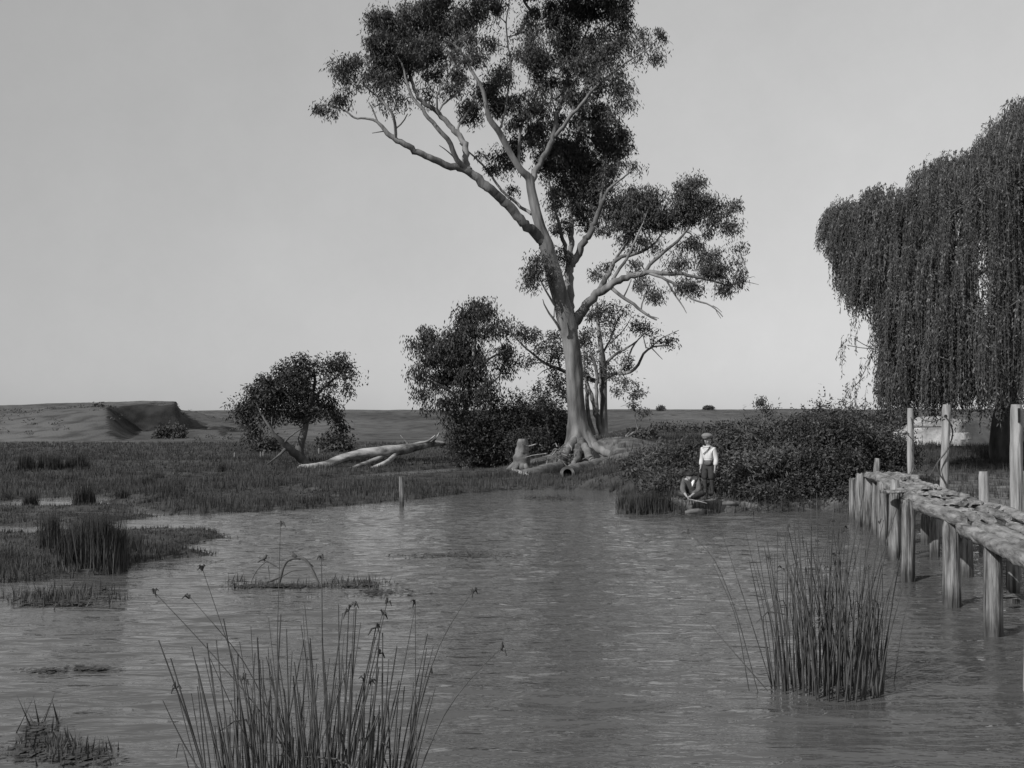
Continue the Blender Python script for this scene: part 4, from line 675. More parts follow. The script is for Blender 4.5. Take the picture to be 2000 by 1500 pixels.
def xn(Y): return float(np.interp(Y, [6, 8, 10.4, 12, 13.8, 17.4, 21], [3.75, 4.25, 4.85, 5.15, 5.4, 6.2, 6.95]))
def bay(Ya, Yb, offs, z, seed, rn='beam'):
    for j, (o, r, dz) in enumerate(offs):
        o *= .82
        rng = np.random.default_rng(seed + j); ya = Ya + rng.normal(0, .12); yb = Yb + rng.normal(0, .12)
        rough_log([(xn(ya) + o, ya, z + dz), (xn((ya + yb) / 2) + o + rng.normal(0, .02), (ya + yb) / 2, z + dz + rng.normal(0, .01)), (xn(yb) + o, yb, z + dz)], [r * .9, r * 1.05, r], seed + j, rn)
bay(13.7, 11.75, [(.03, .08, .03), (.24, .055, .05), (.44, .06, .03), (.68, .05, .05), (.97, .07, .03)], 1.0, 200)
bay(11.75, 6.4, [(.02, .082, .02), (.25, .06, .04), (.44, .065, .02), (.70, .05, .04), (.98, .07, .02)], .93, 220)
bay(17.6, 13.55, [(.22, .08, .02), (.40, .09, .03), (.58, .08, .04), (.76, .09, .02), (.95, .08, .04)], 1.0, 240)
bay(20.2, 17.4, [(.24, .08, .03), (.36, .08, .04), (.48, .09, .03), (.70, .08, .04), (.9, .08, .03)], 1.03, 260)
# crumbling crust of bark, earth and short slabs on the deck
rng = np.random.default_rng(33)
for i in range(24):
    y = 11.9 + 8 * rng.random(); x = xn(y) + (.08 if y < 13.8 else .28) + (.74 if y < 13.8 else .55) * rng.random(); an = rng.normal(0, .9); l = .08 + .16 * rng.random(); w = .04 + .05 * rng.random(); z = float(np.interp(y, [8, 11.7, 11.8, 14, 21], [1.03, 1.05, 1.1, 1.14, 1.11])) + rng.normal(0, .018)
    k = 9; a = np.linspace(0, 6.28, k, endpoint=False) + rng.normal(0, .12, k); r1 = 1 + rng.normal(0, .16, k); o = np.stack([np.cos(a) * w * r1, np.sin(a) * l * r1, 0 * a], -1); ca, sa = math.cos(an), math.sin(an)
    o = o @ np.array([[ca, -sa, 0], [sa, ca, 0], [0, 0, 1]]); tl = rng.normal(0, .10, 2); o[:, 2] = o[:, 0] * tl[0] + o[:, 1] * tl[1]; th = .02 + .025 * rng.random(); c = np.array((x, y, z))
    v = np.vstack([o + c, o * .92 + c + (0, 0, th) + rng.normal(0, .006, (k, 3)), o * .5 + c + (0, 0, th * 1.1) + rng.normal(0, .008, (k, 3)), c[None] + (0, 0, th)]); j = np.arange(k); kk = (j + 1) % k
    mb = MB(); mb.add(v, np.concatenate([np.stack([j, kk, k + kk, k + j], -1), np.stack([k + j, k + kk, 2 * k + kk, 2 * k + j], -1)])); mb.f.append(np.stack([2 * k + j, 2 * k + kk, np.full(k, 3 * k)], -1)); mb.build('deck_slab', M['deck_wood'], jt)
for (px, py, Yd, l, w) in [(1757, 960, 15.5, .50, .16), (1985, 1165, 11.8, .36, .10)]:
    mb = MB(); mb.box(P(px, py, Yd), (l, w, .045)); mb.v[0] += rng_l.normal(0, .012, mb.v[0].shape); mb.build('crosspiece', M['pile_wood'], jt)
# tall rail posts on the landward side
gP = 'tall weathered posts along the landward side of the jetty'
p1 = stdpost('wooden_post', 'thickest tall post at the right edge, with a slot near its top', 1986, 790, 14.4, .086, 301, 'pile_pale', group=gP, lean=(.07, 0))
nb = MB(); t = P(1990, 800, 14.31); nb.box(t + np.array((0, -.005, -.08)), (.024, .03, .20)); nb.build('slot', M['hollow'], p1)
p2 = stdpost('wooden_post', 'middle tall post with a vine coiled round it, leaning slightly', 1849, 790, 19.0, .078, 302, 'pile_pale', group=gP, lean=(.14, 0))
nb = MB(); nb.ball(P(1847, 813, 18.94), (.03, .03, .035)); nb.build('peg_hole', M['hollow'], p2)
p3 = stdpost('wooden_post', 'slimmest tall post, farthest left, with a thin vine on it', 1778, 797, 21.8, .07, 303, 'pile_pale', group=gP, lean=(.02, 0))
stdpost('wooden_post', 'short pale post behind the jetty between the two right tall posts', 1921, 921, 17.0, .088, 304, 'pile_pale', group='short posts behind the jetty', zb=-.4)
stdpost('wooden_post', 'dark-backed post just right of the thickest tall post', 2004, 920, 16.5, .07, 305, group='short posts behind the jetty')
stdpost('wooden_post', 'short leaning stub at the far end of the jetty', 1714, 895, 22.0, .07, 306, lean=(.0 + .2, 0), group='short posts behind the jetty')
def vine(label, pts, r, Y):
    b = P(pts[-1][0], pts[-1][1], Y); mb = MB()
    q, rr = resample([P(a, c, Y + d) for a, c, d in pts], [r] * len(pts), .06); mb.tube(q, rr, 6, noise=.1); o = mb.build('vine_stem', M['vine'], None, True); tag(o, label, 'vine', 'bare vines on the tall posts')
vine('thick bare vine spiralling up the middle tall post', [(1847, 815, -.10), (1856, 825, -.08), (1862, 845, .05), (1858, 862, 0), (1850, 880, -.14), (1838, 895, -.16), (1828, 905, -.12), (1834, 925, -.15), (1848, 945, -.1), (1850, 965, -.1)], .013, 19)
vine('thin vine hanging in a loop between the post and the willow', [(1842, 814, -.1), (1834, 820, 0), (1822, 824, .4), (1808, 822, .8), (1798, 816, 1.2), (1795, 808, 1.6)], .010, 19)
vine('short vine strand trailing left from the middle post', [(1830, 903, -.12), (1824, 918, -.1), (1815, 930, -.1)], .008, 19)
vine('thin vine crossing the slimmest tall post', [(1779, 815, -.1), (1783, 832, -.09), (1783, 850, .02), (1770, 845, -.1), (1768, 840, -.1), (1775, 853, -.11), (1784, 857, -.08), (1780, 875, -.1), (1783, 900, -.1), (1781, 920, -.1), (1772, 932, -.1)], .009, 21.8)
vine('loose vine strand hanging below the slimmest tall post', [(1783, 900, -.1), (1790, 920, -.15), (1795, 935, -.2)], .006, 21.8)

# pale eroded bank and, under the willow, a stone slab coloured as if sunlit
bx, by = np.meshgrid(np.linspace(15.5, 24.5, 70), np.linspace(44, 50, 60)); g = H(bx, by)
bh = 1.45 * np.exp(-(((bx - 19.6) / 2.3) ** 2) ** 1.2) * ss((by - 44.3) / 1.0) * ss((49.8 - by) / 2) + .25 * fbm(bx * 1.2, by * 1.2, 88); gm = grid_mesh(bx, by, g + bh - .28, 'earth_bank', M['pale_earth']); 
o = MB(); c = P(1872, 852, 40.5); o.box(c, (.95, .4, .24)); v = o.v[0]; v += np.random.default_rng(1).normal(0, .02, v.shape); o.box(P(1893, 852, 40.3), (.14, .35, .22)); q = o.build('stone_slab', M['shirt'], None); tag(q, 'pale rectangular stone slab lying under the willow', 'stone slab')
o = MB(); a, b2 = P(1783, 833, 38), P(1838, 832, 38); o.tube([a, (a + b2) / 2, b2], [.05, .045, .04], 8, noise=.1); q = o.build('fence_rail', M['pile_pale'], None, True); tag(q, 'thin pale rail lying level behind the tall posts', 'rail')

# ------------------------------------------------------------------ grass and reeds
def blades(m, bx, by, bz, n, h, w, rng, lean=.35):
    k = len(bx); i = np.repeat(np.arange(k), n); N = len(i)
    p = np.stack([bx[i] + rng.normal(0, .05, N), by[i] + rng.normal(0, .05, N), bz[i] - .01], -1)
    hh = (h[i] if hasattr(h, '__len__') else h) * (.5 + .8 * rng.random(N)); ww = (w[i] if hasattr(w, '__len__') else w) * (.7 + .6 * rng.random(N)); th = rng.random(N) * np.pi; a = rng.random(N) * 6.28; lm = lean * hh * rng.random(N)
    s = np.stack([np.cos(th) * ww / 2, np.sin(th) * ww / 2, 0 * th], -1); t = p + np.stack([np.cos(a) * lm, np.sin(a) * lm, hh], -1)
    m.add(np.stack([p - s, p + s, t], 1).reshape(-1, 3), np.arange(3 * N).reshape(-1, 3))
rng = np.random.default_rng(404)
N = 150000; yy = 9 * np.exp(rng.random(N) * math.log(80 / 9)); xx = (rng.random(N) * 1.5 - .80) * yy
s = water_sd(xx, yy); keep = (s > -.12) & (rng.random(N) < np.where(s < .2, 1, .75)); xx, yy, s = xx[keep], yy[keep], s[keep]
aa = xx / yy
# leave the trodden mud by the boys and the jetty landing thin
thin = ((xx > 4.0) & (yy > 21) & (yy < 26.5) & (s < 2.2)) | ((aa > .36) & (yy > 18) & (yy < 34)) | (((xx - 3.4) ** 2 + (yy - 41.5) ** 2) < 7)
keep = ~thin | (rng.random(len(xx)) < np.where((xx < 9) & (yy < 27), .55, .30)); xx, yy, s = xx[keep], yy[keep], s[keep]
hh = np.where(s < .4, .16, .12) * (1 + .8 * vn(xx * .5, yy * .5, 61)) * np.where(xx / yy > .11, 1.25, 1.0) * np.where(yy < 22, .85, 1); ww = .010 + yy * .00040
bk = np.minimum.reduce([np.where(yy + k > 30, 1, 1) * water_sd(xx * (1 + k / yy), yy + k) for k in (.6, 1.4, 2.4, 3.6)]); hh = hh * np.where((bk < 0.05) & (xx / yy < .02) , .38, 1.0)
gm = MB(); blades(gm, xx, yy, np.maximum(H(xx, yy), -.01), 4, hh, ww, rng); tag(gm.build('grass', M['grass'], None), 'short marsh grass covering the flats and banks', 'grass', kind='stuff')
# broad-leaved herbs low on the right bank
N = 5200; yy = 24 + 9 * rng.random(N) ** 1.3; aa = .105 + .26 * rng.random(N); xx = aa * yy; s = water_sd(xx, yy); kp = (s > .3) & ~((np.abs(xx - 4.3) < .75) & (yy < 25.2)); xx, yy = xx[kp], yy[kp]
hb = MB(); cc = np.stack([xx, yy, H(xx, yy) + .12 + .12 * rng.random(len(xx))], -1); leaves(hb, cc, 9, .11, .10, .045, -.2, rng, .8); tag(hb.build('herbs', M['bush_leaf'], None), 'low leafy weeds matting the right bank', 'herbs', kind='stuff')

def rushes(name, label, px, py, rx, h, n, seed, z=0.03, ry=None, cat='rushes', group='tall rush tufts in the marsh', w=.012, m='reed_bed', lean=.22):  # h in photo pixels
    rng = np.random.default_rng(seed); c = G(px, py, z); k = c[1] / 2000; rxm = rx * k; rym = (ry or rxm * .6)
    an = rng.random(n) * 6.28; rr = np.sqrt(rng.random(n)); x = c[0] + np.cos(an) * rr * rxm; y = c[1] + np.sin(an) * rr * rym; mb = MB()
    blades(mb, x, y, np.full(n, -.02), 3, h * k * (.72 + .5 * vn(x * 3.5, y * 2, seed)), w + c[1] * .0003, rng, lean); o = mb.build(name, M[m], None); tag(o, label, cat, group); return o
for i, (px, py, rx, h, n, lab) in enumerate([(188, 1112, 48, 98, 950, 'biggest dark clump of tall rushes on the near left bank'), (98, 1075, 14, 75, 200, 'narrow rush tuft left of the biggest rush clump'), (140, 1105, 26, 90, 420, 'pale rush tuft beside the biggest rush clump'), (255, 1080, 22, 42, 220, 'low rush tuft right of the biggest rush clump'),
        (165, 985, 18, 36, 160, 'dark rush tuft among the puddles'), (285, 952, 12, 26, 90, 'small tussock upstream, left of a pair'), (350, 955, 10, 24, 90, 'small tussock upstream, right of a pair'), (240, 975, 12, 30, 90, 'thin tussock between the puddles and the pair'), (433, 925, 9, 20, 80, 'small tussock left of the bent gum'), (60, 985, 12, 32, 90, 'tussock at the left end of the puddles'), (310, 938, 10, 18, 70, 'low tussock farthest upstream, beyond the pair'),
        (52, 922, 16, 34, 260, 'tall reed stand at the far left edge'), (100, 921, 22, 36, 380, 'reed stand second from the far left edge'), (150, 920, 22, 30, 300, 'reed stand third from the far left edge'), (1252, 1001, 20, 44, 420, 'rush tuft on the point left of the boys'), (1290, 1000, 22, 38, 260, 'thin rush tuft between the point and the seated boy'), (1055, 915, 18, 20, 160, 'rush tuft at the right foot of the conical stump'), (1222, 990, 16, 30, 140, 'rushes fringing the bend of the bank')]):
    rushes('rush_tuft', lab, px, py, rx, h, n, 500 + i)
def patch(name, label, px, py, rx, ry, n, h, seed, leaf=True, cat='water weed', group='mats of weed in the water'):
    rng = np.random.default_rng(seed); mb = MB(); u = rng.normal(0, .5, (n, 2)); pts = np.array([G(px + a * rx, py + b_ * ry, 0) for a, b_ in u]); pts[:, 0] += .2 * fbm(pts[:, 0] * 2, pts[:, 1] * 2, seed)
    if leaf:
        d = rng.random(n) * 6.28; l = .015 + .035 * rng.random(n); sx = np.stack([np.cos(d) * l, np.sin(d) * l, 0 * l], -1); sy = np.stack([-np.sin(d) * l * .5, np.cos(d) * l * .5, 0 * l], -1); p = pts + (0, 0, .018) + rng.normal(0, .004, (n, 3)) * (0, 0, 1)
        mb.add(np.stack([p - sx, p + sy, p + sx, p - sy], 1).reshape(-1, 3), np.arange(4 * n).reshape(-1, 4))
    if h: q = pts[: max(6, n // 3)]; blades(mb, q[:, 0], q[:, 1], np.full(len(q), -.01), 1, h, .018, rng, .5)
    tag(mb.build(name, M['weed'], None), label, cat, group, 'stuff')
for i, (px, py, rx, ry, n, h, lab) in enumerate([(1080, 973, 60, 4, 700, .10, 'grassy weed mat in mid channel below the logs'), (560, 1146, 95, 3.5, 520, .10, 'weed mat under the arched dead branch'), (700, 1142, 60, 7, 300, .14, 'sparse spiky weed right of the arched branch'), (750, 1158, 70, 8, 260, 0, 'scattered floating leaves right of the arched branch'), (470, 1138, 40, 6, 60, .16, 'few upright shoots left of the arched branch'),
        (880, 1085, 110, 6, 400, .03, 'thin line of floating weed in mid water'), (180, 1308, 60, 4, 160, 0, 'small floating weed streak at left'), (75, 1312, 30, 4, 70, 0, 'smallest floating weed scrap at far left'), (110, 1470, 90, 22, 700, .12, 'weed mat in the bottom left corner'), (75, 1425, 40, 14, 60, .24, 'upright shoots in the bottom left corner'), (110, 1170, 90, 14, 1400, .16, 'broad fringe of spiky weed off the near left bank'), (195, 1162, 40, 14, 120, .14, 'thin end of the spiky weed fringe'), (390, 1052, 70, 8, 300, .06, 'weed trailing from the tip of the left bank'), (410, 1098, 30, 4, 40, 0, 'few floating leaves off the left bank'), (1345, 1008, 40, 3, 160, .04, 'scum and weed round the floating log')]):
    patch('water_weed', lab, px, py, rx, ry, n, h, 600 + i)

# foreground rush clumps: single stems are parts
def rush_clump(label, cx, cy, rx, ry, n, hlo, hhi, seed, lean, extra, r0=.0042):
    rng = np.random.default_rng(seed); root = empty('rush_clump', (cx, cy, 0), label, 'rushes', 'clumps of tall rushes in the foreground'); st = []
    for e in extra:
        pts = np.array(e[0]); st.append((pts, e[1], e[2]))
    for i in range(n):
        a = rng.random() * 6.28; q = math.sqrt(rng.random()); ux, uy = math.cos(a) * q, math.sin(a) * q
        b = np.array((cx + ux * rx, cy + uy * ry, -.12)); h = hlo + (hhi - hlo) * rng.random() ** 1.35 * (1.1 - .35 * q)
        tip = b + np.array(((ux * lean + rng.normal(0, .09)) * h, (uy * .25 + rng.normal(0, .08)) * h, h + .12)); mid = (b + tip) / 2 + np.array((-(tip - b)[0] * .16, 0, h * .03)) + rng.normal(0, .012, 3)
        if rng.random() < .13: kk = b + (tip - b) * (.5 + .25 * rng.random()); tip = kk + np.array((rng.normal(0, .22), rng.normal(0, .1), -.04 - .15 * rng.random())) * h; mid = kk
        st.append((np.array([b, mid, tip]), r0 * (.6 + .7 * rng.random()), rng.random() < .09))
    st.sort(key=lambda s: -(s[0][-1][2])); rest = MB()
    for i, (p, r, head) in enumerate(st):
        q, rr = resample(p, np.linspace(r, r * .35, len(p)), .1)
        if i >= 99: rest.tube(q, rr, 5, cap=False); continue
        mb = MB(); mb.tube(q, rr, 5, cap=False); so = mb.build('stem', M['rush'], root, True)
        if head:
            hm = MB(); tip = q[-1]
            for _ in range(4): d = rng.normal(0, 1, 3) * (.012, .012, .010); e = tip + d * 1.4 - (0, 0, .012); hm.tube([tip - (0, 0, .012), tip + d * .8 + (0, 0, .004), e], [.003, .0055, .002], 5)
            hm.build('seed_head', M['rush_head'], so)
    if rest.n: o = rest.build('stem', M['rush'], root, True); o['kind'] = 'stuff'
    return root
def ex(pts, Y, r, hd=True, d=0): return ([P(a, b_, Y + (c if c else 0)) for a, b_, c in pts], r, hd)
rush_clump('near left clump of tall rushes cut by the bottom edge', -.96, 5.0, .46, .36, 340, .40, 1.34, 1, .12, r0=.0072, extra=
    [ex([(610, 1560, 0), (520, 1400, 0), (400, 1260, 0), (300, 1155, 0)], 5.0, .004), ex([(790, 1560, 0), (820, 1370, 0), (862, 1240, 0), (925, 1152, 0)], 5.0, .004), ex([(800, 1560, 0), (860, 1400, 0), (920, 1320, 0), (980, 1265, 0)], 4.9, .004), ex([(815, 1600, 0), (812, 1400, 0), (811, 1175, 0)], 5, .0036), ex([(560, 1600, 0), (470, 1330, 0), (395, 1110, 0)], 5.0, .004),
     ex([(450, 1600, 0), (360, 1460, 0), (318, 1368, 0)], 4.7, .005, False), ex([(620, 1600, 0), (480, 1290, 0), (370, 1165, 0)], 5.2, .0036), ex([(580, 1600, 0), (540, 1300, 0), (548, 1020, 0)], 5.3, .004), ex([(650, 1600, 0), (630, 1300, 0), (628, 1085, 0)], 5.3, .006), ex([(720, 1600, 0), (770, 1400, 0), (812, 1180, 0)], 5.1, .004, False)])
rush_clump('clump of tall rushes standing in the water left of the jetty', 2.56, 8.35, .44, .28, 175, .60, 1.60, 2, .11, r0=.0072, extra=
    [ex([(1480, 1352, 0), (1440, 1200, 0), (1395, 1085, 0), (1345, 1040, 0)], 8.3, .0045), ex([(1463, 1350, 0), (1438, 1200, 0), (1392, 1100, 0)], 8.2, .0045, False), ex([(1500, 1350, 0), (1430, 1270, 0), (1378, 1210, 0)], 8.2, .0038, False), ex([(1510, 1350, 0), (1450, 1160, 0), (1400, 1010, 0)], 8.4, .0045, False), ex([(1745, 1340, 0), (1765, 1200, 0), (1800, 1090, 0)], 8.5, .0035, False), ex([(1698, 1345, 0), (1740, 1322, 0), (1790, 1290, 0)], 8.4, .004, False), ex([(1530, 1345, 0), (1490, 1130, 0), (1470, 1000, 0)], 8.4, .004), ex([(1720, 1335, 0), (1725, 1160, 0), (1718, 1020, 0)], 8.4, .004)])

# arched dead branch in the water with two birds
b = G(560, 1140); br = empty('dead_branch', (b[0], b[1], 0), 'arched bare dead branch rising out of the weed mat', 'branch'); mb = MB(); Yb = b[1]
for pts, r in [([(544, 1142, .02), (549, 1125, 0), (553, 1108, 0), (560, 1094, 0), (572, 1090, 0), (592, 1089, 0), (600, 1096, 0), (606, 1107, 0), (612, 1118, 0), (618, 1130, 0), (623, 1140, 0)], .018), ([(489, 1140, 0), (496, 1122, 0), (506, 1108, 0), (521, 1096, 0)], .008), ([(505, 1089, 0), (521, 1096, 0), (535, 1103, 0), (548, 1112, 0)], .007), ([(530, 1136, 0), (550, 1127, 0), (570, 1114, 0), (607, 1112, 0)], .008), ([(524, 1105, 0), (527, 1135, 0)], .006), ([(505, 1142, 0), (530, 1134, 0), (548, 1126, 0)], .016), ([(596, 1092, .1), (604, 1100, .1), (612, 1107, .1)], .01)]:
    q, rr = resample([P(a, c, Yb + d) for a, c, d in pts], [r] * len(pts), .04); rr[-3:] *= .8; mb.tube(q, rr, 7, noise=.12)
mb.build('stem', M['dark_bark'], br, True)
for (px, py, lab, f) in [(516, 1090, 'little bird on the thin left twig of the arched branch', 1), (574, 1085, 'little bird perched on top of the arched branch', -1)]:
    c = P(px, py, Yb); c[2] += .0; bo = empty('bird', tuple(c - (0, 0, .05)), lab, 'bird', 'small birds on the dead branch')
    mb = MB(); q, rr = resample([c + (-f * .050, 0, -.035), c + (-f * .02, 0, -.012), c + (f * .012, 0, .01), c + (f * .022, 0, .032), c + (f * .030, 0, .045)], [.006, .024, .027, .017, .010], .008); mb.tube(q, rr, 10); mb.ball(c + (f * .022, 0, .036), (.018, .016, .016), 10, 7); mb.build('body', M['white_cloth'] if False else M['jacket'], bo, True)
    mb = MB(); mb.tube([c + (f * .038, 0, .036), c + (f * .056, 0, .033)], [.005, .001], 6); mb.build('beak', M['hair'], bo)
    mb = MB(); mb.tube([c + (-f * .03, 0, -.02), c + (-f * .085, 0, -.058)], [.012, .007], 6); mb.build('tail', M['hair'], bo)
    for s in (-1, 1): mb = MB(); mb.tube([c + (f * .005, s * .008, -.01), c + (f * .002, s * .008, -.05)], .0025, 5); mb.build('leg', M['hair'], bo)
# two tiny sprigs / little fish breaking the surface
for (px, py, lab) in [(1207, 1028, 'small dark snag tip in open water below the grassy weed mat'), (1150, 1440, 'black leaf ball floating at the bottom middle')][:1]:
    c = G(px, py); mb = MB(); [mb.tube([c + (dx, 0, -.05), c + (dx * 1.5, 0, .08 + .03 * (dx > 0))], [.012, .006], 5) for dx in (-.03, 0, .03)]; tag(mb.build('snag', M['dark_bark'], None), lab, 'snag')

# ------------------------------------------------------------------ the two boys
def skin(name, J, E, m, parent, root='pelvis', grow=0.0, sub=2):
    me = bpy.data.meshes.new(name); keys = list(J); idx = {k: i for i, k in enumerate(keys)}
    me.from_pydata([tuple(J[k][0]) for k in keys], [(idx[a], idx[b_]) for a, b_ in E], []); o = bpy.data.objects.new(name, me); COL.objects.link(o); o.parent = parent
    md = o.modifiers.new('Skin', 'SKIN'); md.use_smooth_shade = True
    if not me.skin_vertices: me.skin_vertices.new() if hasattr(me.skin_vertices, 'new') else None
    for k in keys:
        sv = me.skin_vertices[0].data[idx[k]]; r = J[k][1]; r = (r, r) if not hasattr(r, '__len__') else r; sv.radius = (r[0] + grow, r[1] + grow); sv.use_root = (k == root)
    s = o.modifiers.new('Sub', 'SUBSURF'); s.levels = sub; s.render_levels = sub; me.materials.append(m); return o
def fingers(J, E, tag_, wrist, dirv, side, curl):
    d = Vector(dirv).normalized(); s = Vector(side).normalized(); nrm = d.cross(s); w = Vector(wrist)
    J['palm' + tag_] = (w + d * .045, (.024, .014)); E.append(('wrist' + tag_, 'palm' + tag_))
    for i, l in enumerate((.055, .065, .060, .045)):
        o = (i - 1.5) * .017; a = f'f{i}a' + tag_; b_ = f'f{i}b' + tag_; c = f'f{i}c' + tag_
        J[a] = (w + d * .08 + s * o, .0085); J[b_] = (w + d * (.08 + l * .5) + s * o * 1.15 + nrm * curl * .3, .008); J[c] = (w + d * (.08 + l * .9) + s * o * 1.1 + nrm * curl, .0065); E += [('palm' + tag_, a), (a, b_), (b_, c)]
    J['t0' + tag_] = (w + d * .035 - s * .032, .010); J['t1' + tag_] = (w + d * .07 - s * .042 + nrm * curl * .4, .008); E += [('palm' + tag_, 't0' + tag_), ('t0' + tag_, 't1' + tag_)]
def V(*a): return Vector(a)
# standing boy
c = P(1384, 968, 24.0); gz = H1(c[0], c[1]); b1 = empty('person', (c[0], c[1], c[2]), 'boy standing on the bank in white shirt, dark knee breeches and flat cap, looking down', 'person', rz=R(-42))
J = {'pelvis': (V(0, 0, .72), (.10, .08)), 'waist': (V(0, 0, .85), (.095, .075)), 'chest': (V(0, 0, 1.0), (.12, .085)), 'collar': (V(0, .005, 1.10), (.10, .065)), 'neck': (V(0, -.005, 1.18), .042), 'jaw': (V(0, -.035, 1.245), (.055, .06)), 'head': (V(0, -.04, 1.315), (.073, .085)), 'crown': (V(0, -.03, 1.385), (.06, .07)), 'nose': (V(0, -.13, 1.275), .010), 'nose0': (V(0, -.095, 1.285), .016)}
E = [('pelvis', 'waist'), ('waist', 'chest'), ('chest', 'collar'), ('collar', 'neck'), ('neck', 'jaw'), ('jaw', 'head'), ('head', 'crown'), ('head', 'nose0'), ('nose0', 'nose')]
for s, t in ((-1, 'L'), (1, 'R')):
    J['shoulder' + t] = (V(s * .145, 0, 1.09), .05); J['elbow' + t] = (V(s * .19, .03, .86), .036); J['wrist' + t] = (V(s * .19, -.03, .655), .024)
    J['hip' + t] = (V(s * .07, 0, .68), .08); J['knee' + t] = (V(s * .088, -.010, .39), .036); J['calf' + t] = (V(s * .09, .01, .26), .034); J['ankle' + t] = (V(s * .095, .02, .07), .024); J['heel' + t] = (V(s * .095, .03, .04), .022); J['toe' + t] = (V(s * .112, -.11, .03), .02)
    E += [('collar', 'shoulder' + t), ('shoulder' + t, 'elbow' + t), ('elbow' + t, 'wrist' + t), ('pelvis', 'hip' + t), ('hip' + t, 'knee' + t), ('knee' + t, 'calf' + t), ('calf' + t, 'ankle' + t), ('ankle' + t, 'heel' + t), ('heel' + t, 'toe' + t)]
    J['ear' + t] = (V(s * .088, .0, 1.30), .012); E.append(('head', 'ear' + t))
    fingers(J, E, t, J['wrist' + t][0], (0, -.1, -1), (0, s * -1.0, .1), s * -.012)
skin('body', J, E, M['skin'], b1)
def sub(J, names, extra=None): d = {k: J[k] for k in names}; d.update(extra or {}); return d
Js = sub(J, ['waist', 'chest', 'collar', 'shoulderL', 'elbowL', 'shoulderR', 'elbowR'], {'low': (V(0, 0, .80), (.105, .085)), 'cuffL': (V(-.19, -.022, .69), .032), 'cuffR': (V(.19, -.022, .69), .032), 'blL': (V(-.195, .01, .78), .045), 'blR': (V(.195, .01, .78), .045)})
skin('shirt', Js, [('low', 'waist'), ('waist', 'chest'), ('chest', 'collar'), ('collar', 'shoulderL'), ('shoulderL', 'elbowL'), ('elbowL', 'blL'), ('blL', 'cuffL'), ('collar', 'shoulderR'), ('shoulderR', 'elbowR'), ('elbowR', 'blR'), ('blR', 'cuffR')], M['shirt'], b1, 'chest', .018)
Jt = {'pelvis': (V(0, 0, .74), (.115, .095)), 'band': (V(0, 0, .87), (.112, .092)), 'hipL': (V(-.075, 0, .66), .09), 'hipR': (V(.075, 0, .66), .09), 'kneeL': (V(-.09, -.015, .45), .082), 'kneeR': (V(.09, -.015, .45), .082), 'cL': (V(-.09, -.01, .36), .06), 'cR': (V(.09, -.01, .36), .06)}
skin('breeches', Jt, [('band', 'pelvis'), ('pelvis', 'hipL'), ('pelvis', 'hipR'), ('hipL', 'kneeL'), ('kneeL', 'cL'), ('hipR', 'kneeR'), ('kneeR', 'cR')], M['trousers'], b1, 'pelvis', .004)
for s, t in ((-1, 'L'), (1, 'R')):
    skin('stocking', {'a': (V(s * .088, -.01, .40), .062), 'b': (V(s * .09, .01, .26), .052), 'c': (V(s * .095, .02, .10), .038)}, [('a', 'b'), ('b', 'c')], M['trousers'], b1, 'a')
    skin('boot', {'a': (V(s * .095, .02, .17), .048), 'b': (V(s * .095, .02, .05), .046), 'd': (V(s * .105, -.06, .035), .042), 'c': (V(s * .117, -.14, .028), .032)}, [('a', 'b'), ('b', 'd'), ('d', 'c')], M['boots'], b1, 'b')
def lm(o): return o
def local(mb, name, m, parent, smooth=True):
    me = mb.mesh(name, smooth); me.materials.append(m); o = bpy.data.objects.new(name, me); COL.objects.link(o); o.parent = parent; return o
mb = MB(); mb.ball((0, -.045, 1.39), (.128, .15, .072), 18, 10); mb.v[-1][:, 2] += mb.v[-1][:, 1] * -.05; local(mb, 'cap', M['cap'], b1)
mb = MB(); mb.ball((0, -.125, 1.362), (.075, .06, .012), 14, 6); mb.v[-1][:, 2] += (mb.v[-1][:, 1] + .125) * .35; local(mb, 'cap_peak', M['cap'], b1)
mb = MB(); mb.ball((0, .02, 1.33), (.088, .095, .07), 14, 8); local(mb, 'hair', M['hair'], b1)
for s in (-1, 1): mb = MB(); mb.ball((s * .03, -.098, 1.305), .009, 8, 6); local(mb, 'eye', M['hair'], b1)
mb = MB(); mb.ball((0, -.092, 1.235), (.022, .008, .005), 8, 5); local(mb, 'mouth', M['hair'], b1)
mb = MB(); mb.tube([(.09, -.085, 1.13), (.02, -.118, 1.04), (-.07, -.112, .97)], .010, 6); local(mb, 'neckerchief', M['trousers'], b1)
mb = MB(); mb.ball((0.035, -.098, .765), (.095, .04, .065), 12, 8); local(mb, 'satchel', M['jacket'], b1)
mb = MB(); mb.tube([(0.09, -.08, 1.155), (0, -.085, 1.135), (-.09, -.08, 1.155)], .016, 6); local(mb, 'shirt_collar', M['shirt'], b1)
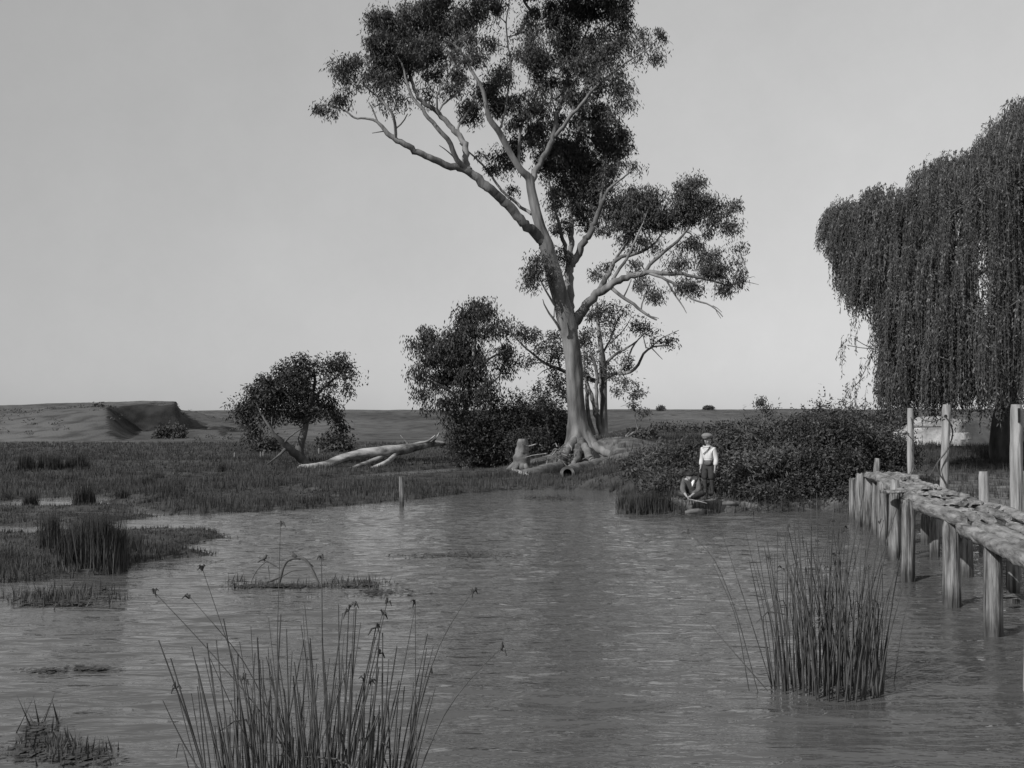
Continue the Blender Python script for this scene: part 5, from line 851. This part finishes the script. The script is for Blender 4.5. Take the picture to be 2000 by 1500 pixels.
# seated boy, bent over his hands
c = P(1350, 975, 23.4); b2o = empty('person', (c[0], c[1], c[2]), 'boy sitting cross-legged on the bank, head bowed over his hands, dark jacket, white shirt front', 'person', rz=R(-14))
J = {'pelvis': (V(.02, .12, .12), (.12, .10)), 'waist': (V(.01, .10, .22), (.11, .085)), 'chest': (V(0, .01, .34), (.155, .12)), 'collar': (V(0, -.03, .43), (.125, .09)), 'neck': (V(-.01, -.09, .49), .045), 'head': (V(-.02, -.16, .52), (.075, .085)), 'crown': (V(-.02, -.19, .575), (.06, .07)), 'nose': (V(-.02, -.235, .455), .012)}
E = [('pelvis', 'waist'), ('waist', 'chest'), ('chest', 'collar'), ('collar', 'neck'), ('neck', 'head'), ('head', 'crown'), ('head', 'nose')]
for s, t in ((-1, 'L'), (1, 'R')):
    J['shoulder' + t] = (V(s * .15, -.03, .43), .055); J['elbow' + t] = (V(s * .19, -.14, .22), .052); J['wrist' + t] = (V(s * .06 - .03, -.34, .11), .025)
    J['hip' + t] = (V(s * .1, .08, .11), .08); J['knee' + t] = (V(s * .28, -.16, .15), .06); J['ankle' + t] = (V(-s * .06, -.26 - .05 * s, .05), .036); J['toe' + t] = (V(-s * .16, -.29 - .05 * s, .035), .03)
    E += [('collar', 'shoulder' + t), ('shoulder' + t, 'elbow' + t), ('elbow' + t, 'wrist' + t), ('pelvis', 'hip' + t), ('hip' + t, 'knee' + t), ('knee' + t, 'ankle' + t), ('ankle' + t, 'toe' + t)]
    J['ear' + t] = (V(-.02 + s * .085, -.13, .52), .012); E.append(('head', 'ear' + t)); fingers(J, E, t, J['wrist' + t][0], (-s * .45, -.7, -.55), (s * .2, -.5, .6), s * .014)
skin('body', J, E, M['skin'], b2o)
Js = sub(J, ['waist', 'chest', 'collar', 'shoulderL', 'elbowL', 'shoulderR', 'elbowR'], {'low': (V(.02, .12, .14), (.125, .10)), 'cuffL': (V(-.115, -.29, .135), .034), 'cuffR': (V(.055, -.29, .135), .034)})
skin('jacket', Js, [('low', 'waist'), ('waist', 'chest'), ('chest', 'collar'), ('collar', 'shoulderL'), ('shoulderL', 'elbowL'), ('elbowL', 'cuffL'), ('collar', 'shoulderR'), ('shoulderR', 'elbowR'), ('elbowR', 'cuffR')], M['jacket'], b2o, 'chest', .018)
Jt = {k: J[k] for k in ('pelvis', 'hipL', 'hipR', 'kneeL', 'kneeR')}; Jt['aL'] = (V(.0, -.24, .06), .05); Jt['aR'] = (V(-.0, -.31, .07), .05)
skin('trousers', Jt, [('pelvis', 'hipL'), ('pelvis', 'hipR'), ('hipL', 'kneeL'), ('kneeL', 'aL'), ('hipR', 'kneeR'), ('kneeR', 'aR')], M['boots'], b2o, 'pelvis', .018)
for s, t in ((-1, 'L'), (1, 'R')): skin('boot', {'a': (J['ankle' + t][0], .045), 'b': (J['toe' + t][0], .038)}, [('a', 'b')], M['boots'], b2o, 'a')
mb = MB(); mb.tube([(.055, -.125, .435), (.05, -.16, .38), (.04, -.175, .31)], [.045, .034, .006], 10); local(mb, 'shirt_front', M['white_cloth'], b2o)
mb = MB(); mb.ball((-.02, -.165, .565), (.092, .10, .065), 14, 8); local(mb, 'hair', M['hair'], b2o)
mb = MB(); q = resample([np.array(b2o.location) + (-.14, -.44, .04), np.array(b2o.location) + (.02, -.46, .01), np.array(b2o.location) + (.26, -.5, -.05)], [.006, .008, .005], .06); mb.tube(q[0], q[1], 6); tag(mb.build('stick', M['log_pale'], None), 'thin pale stick on the ground at the hands of the seated boy', 'stick')
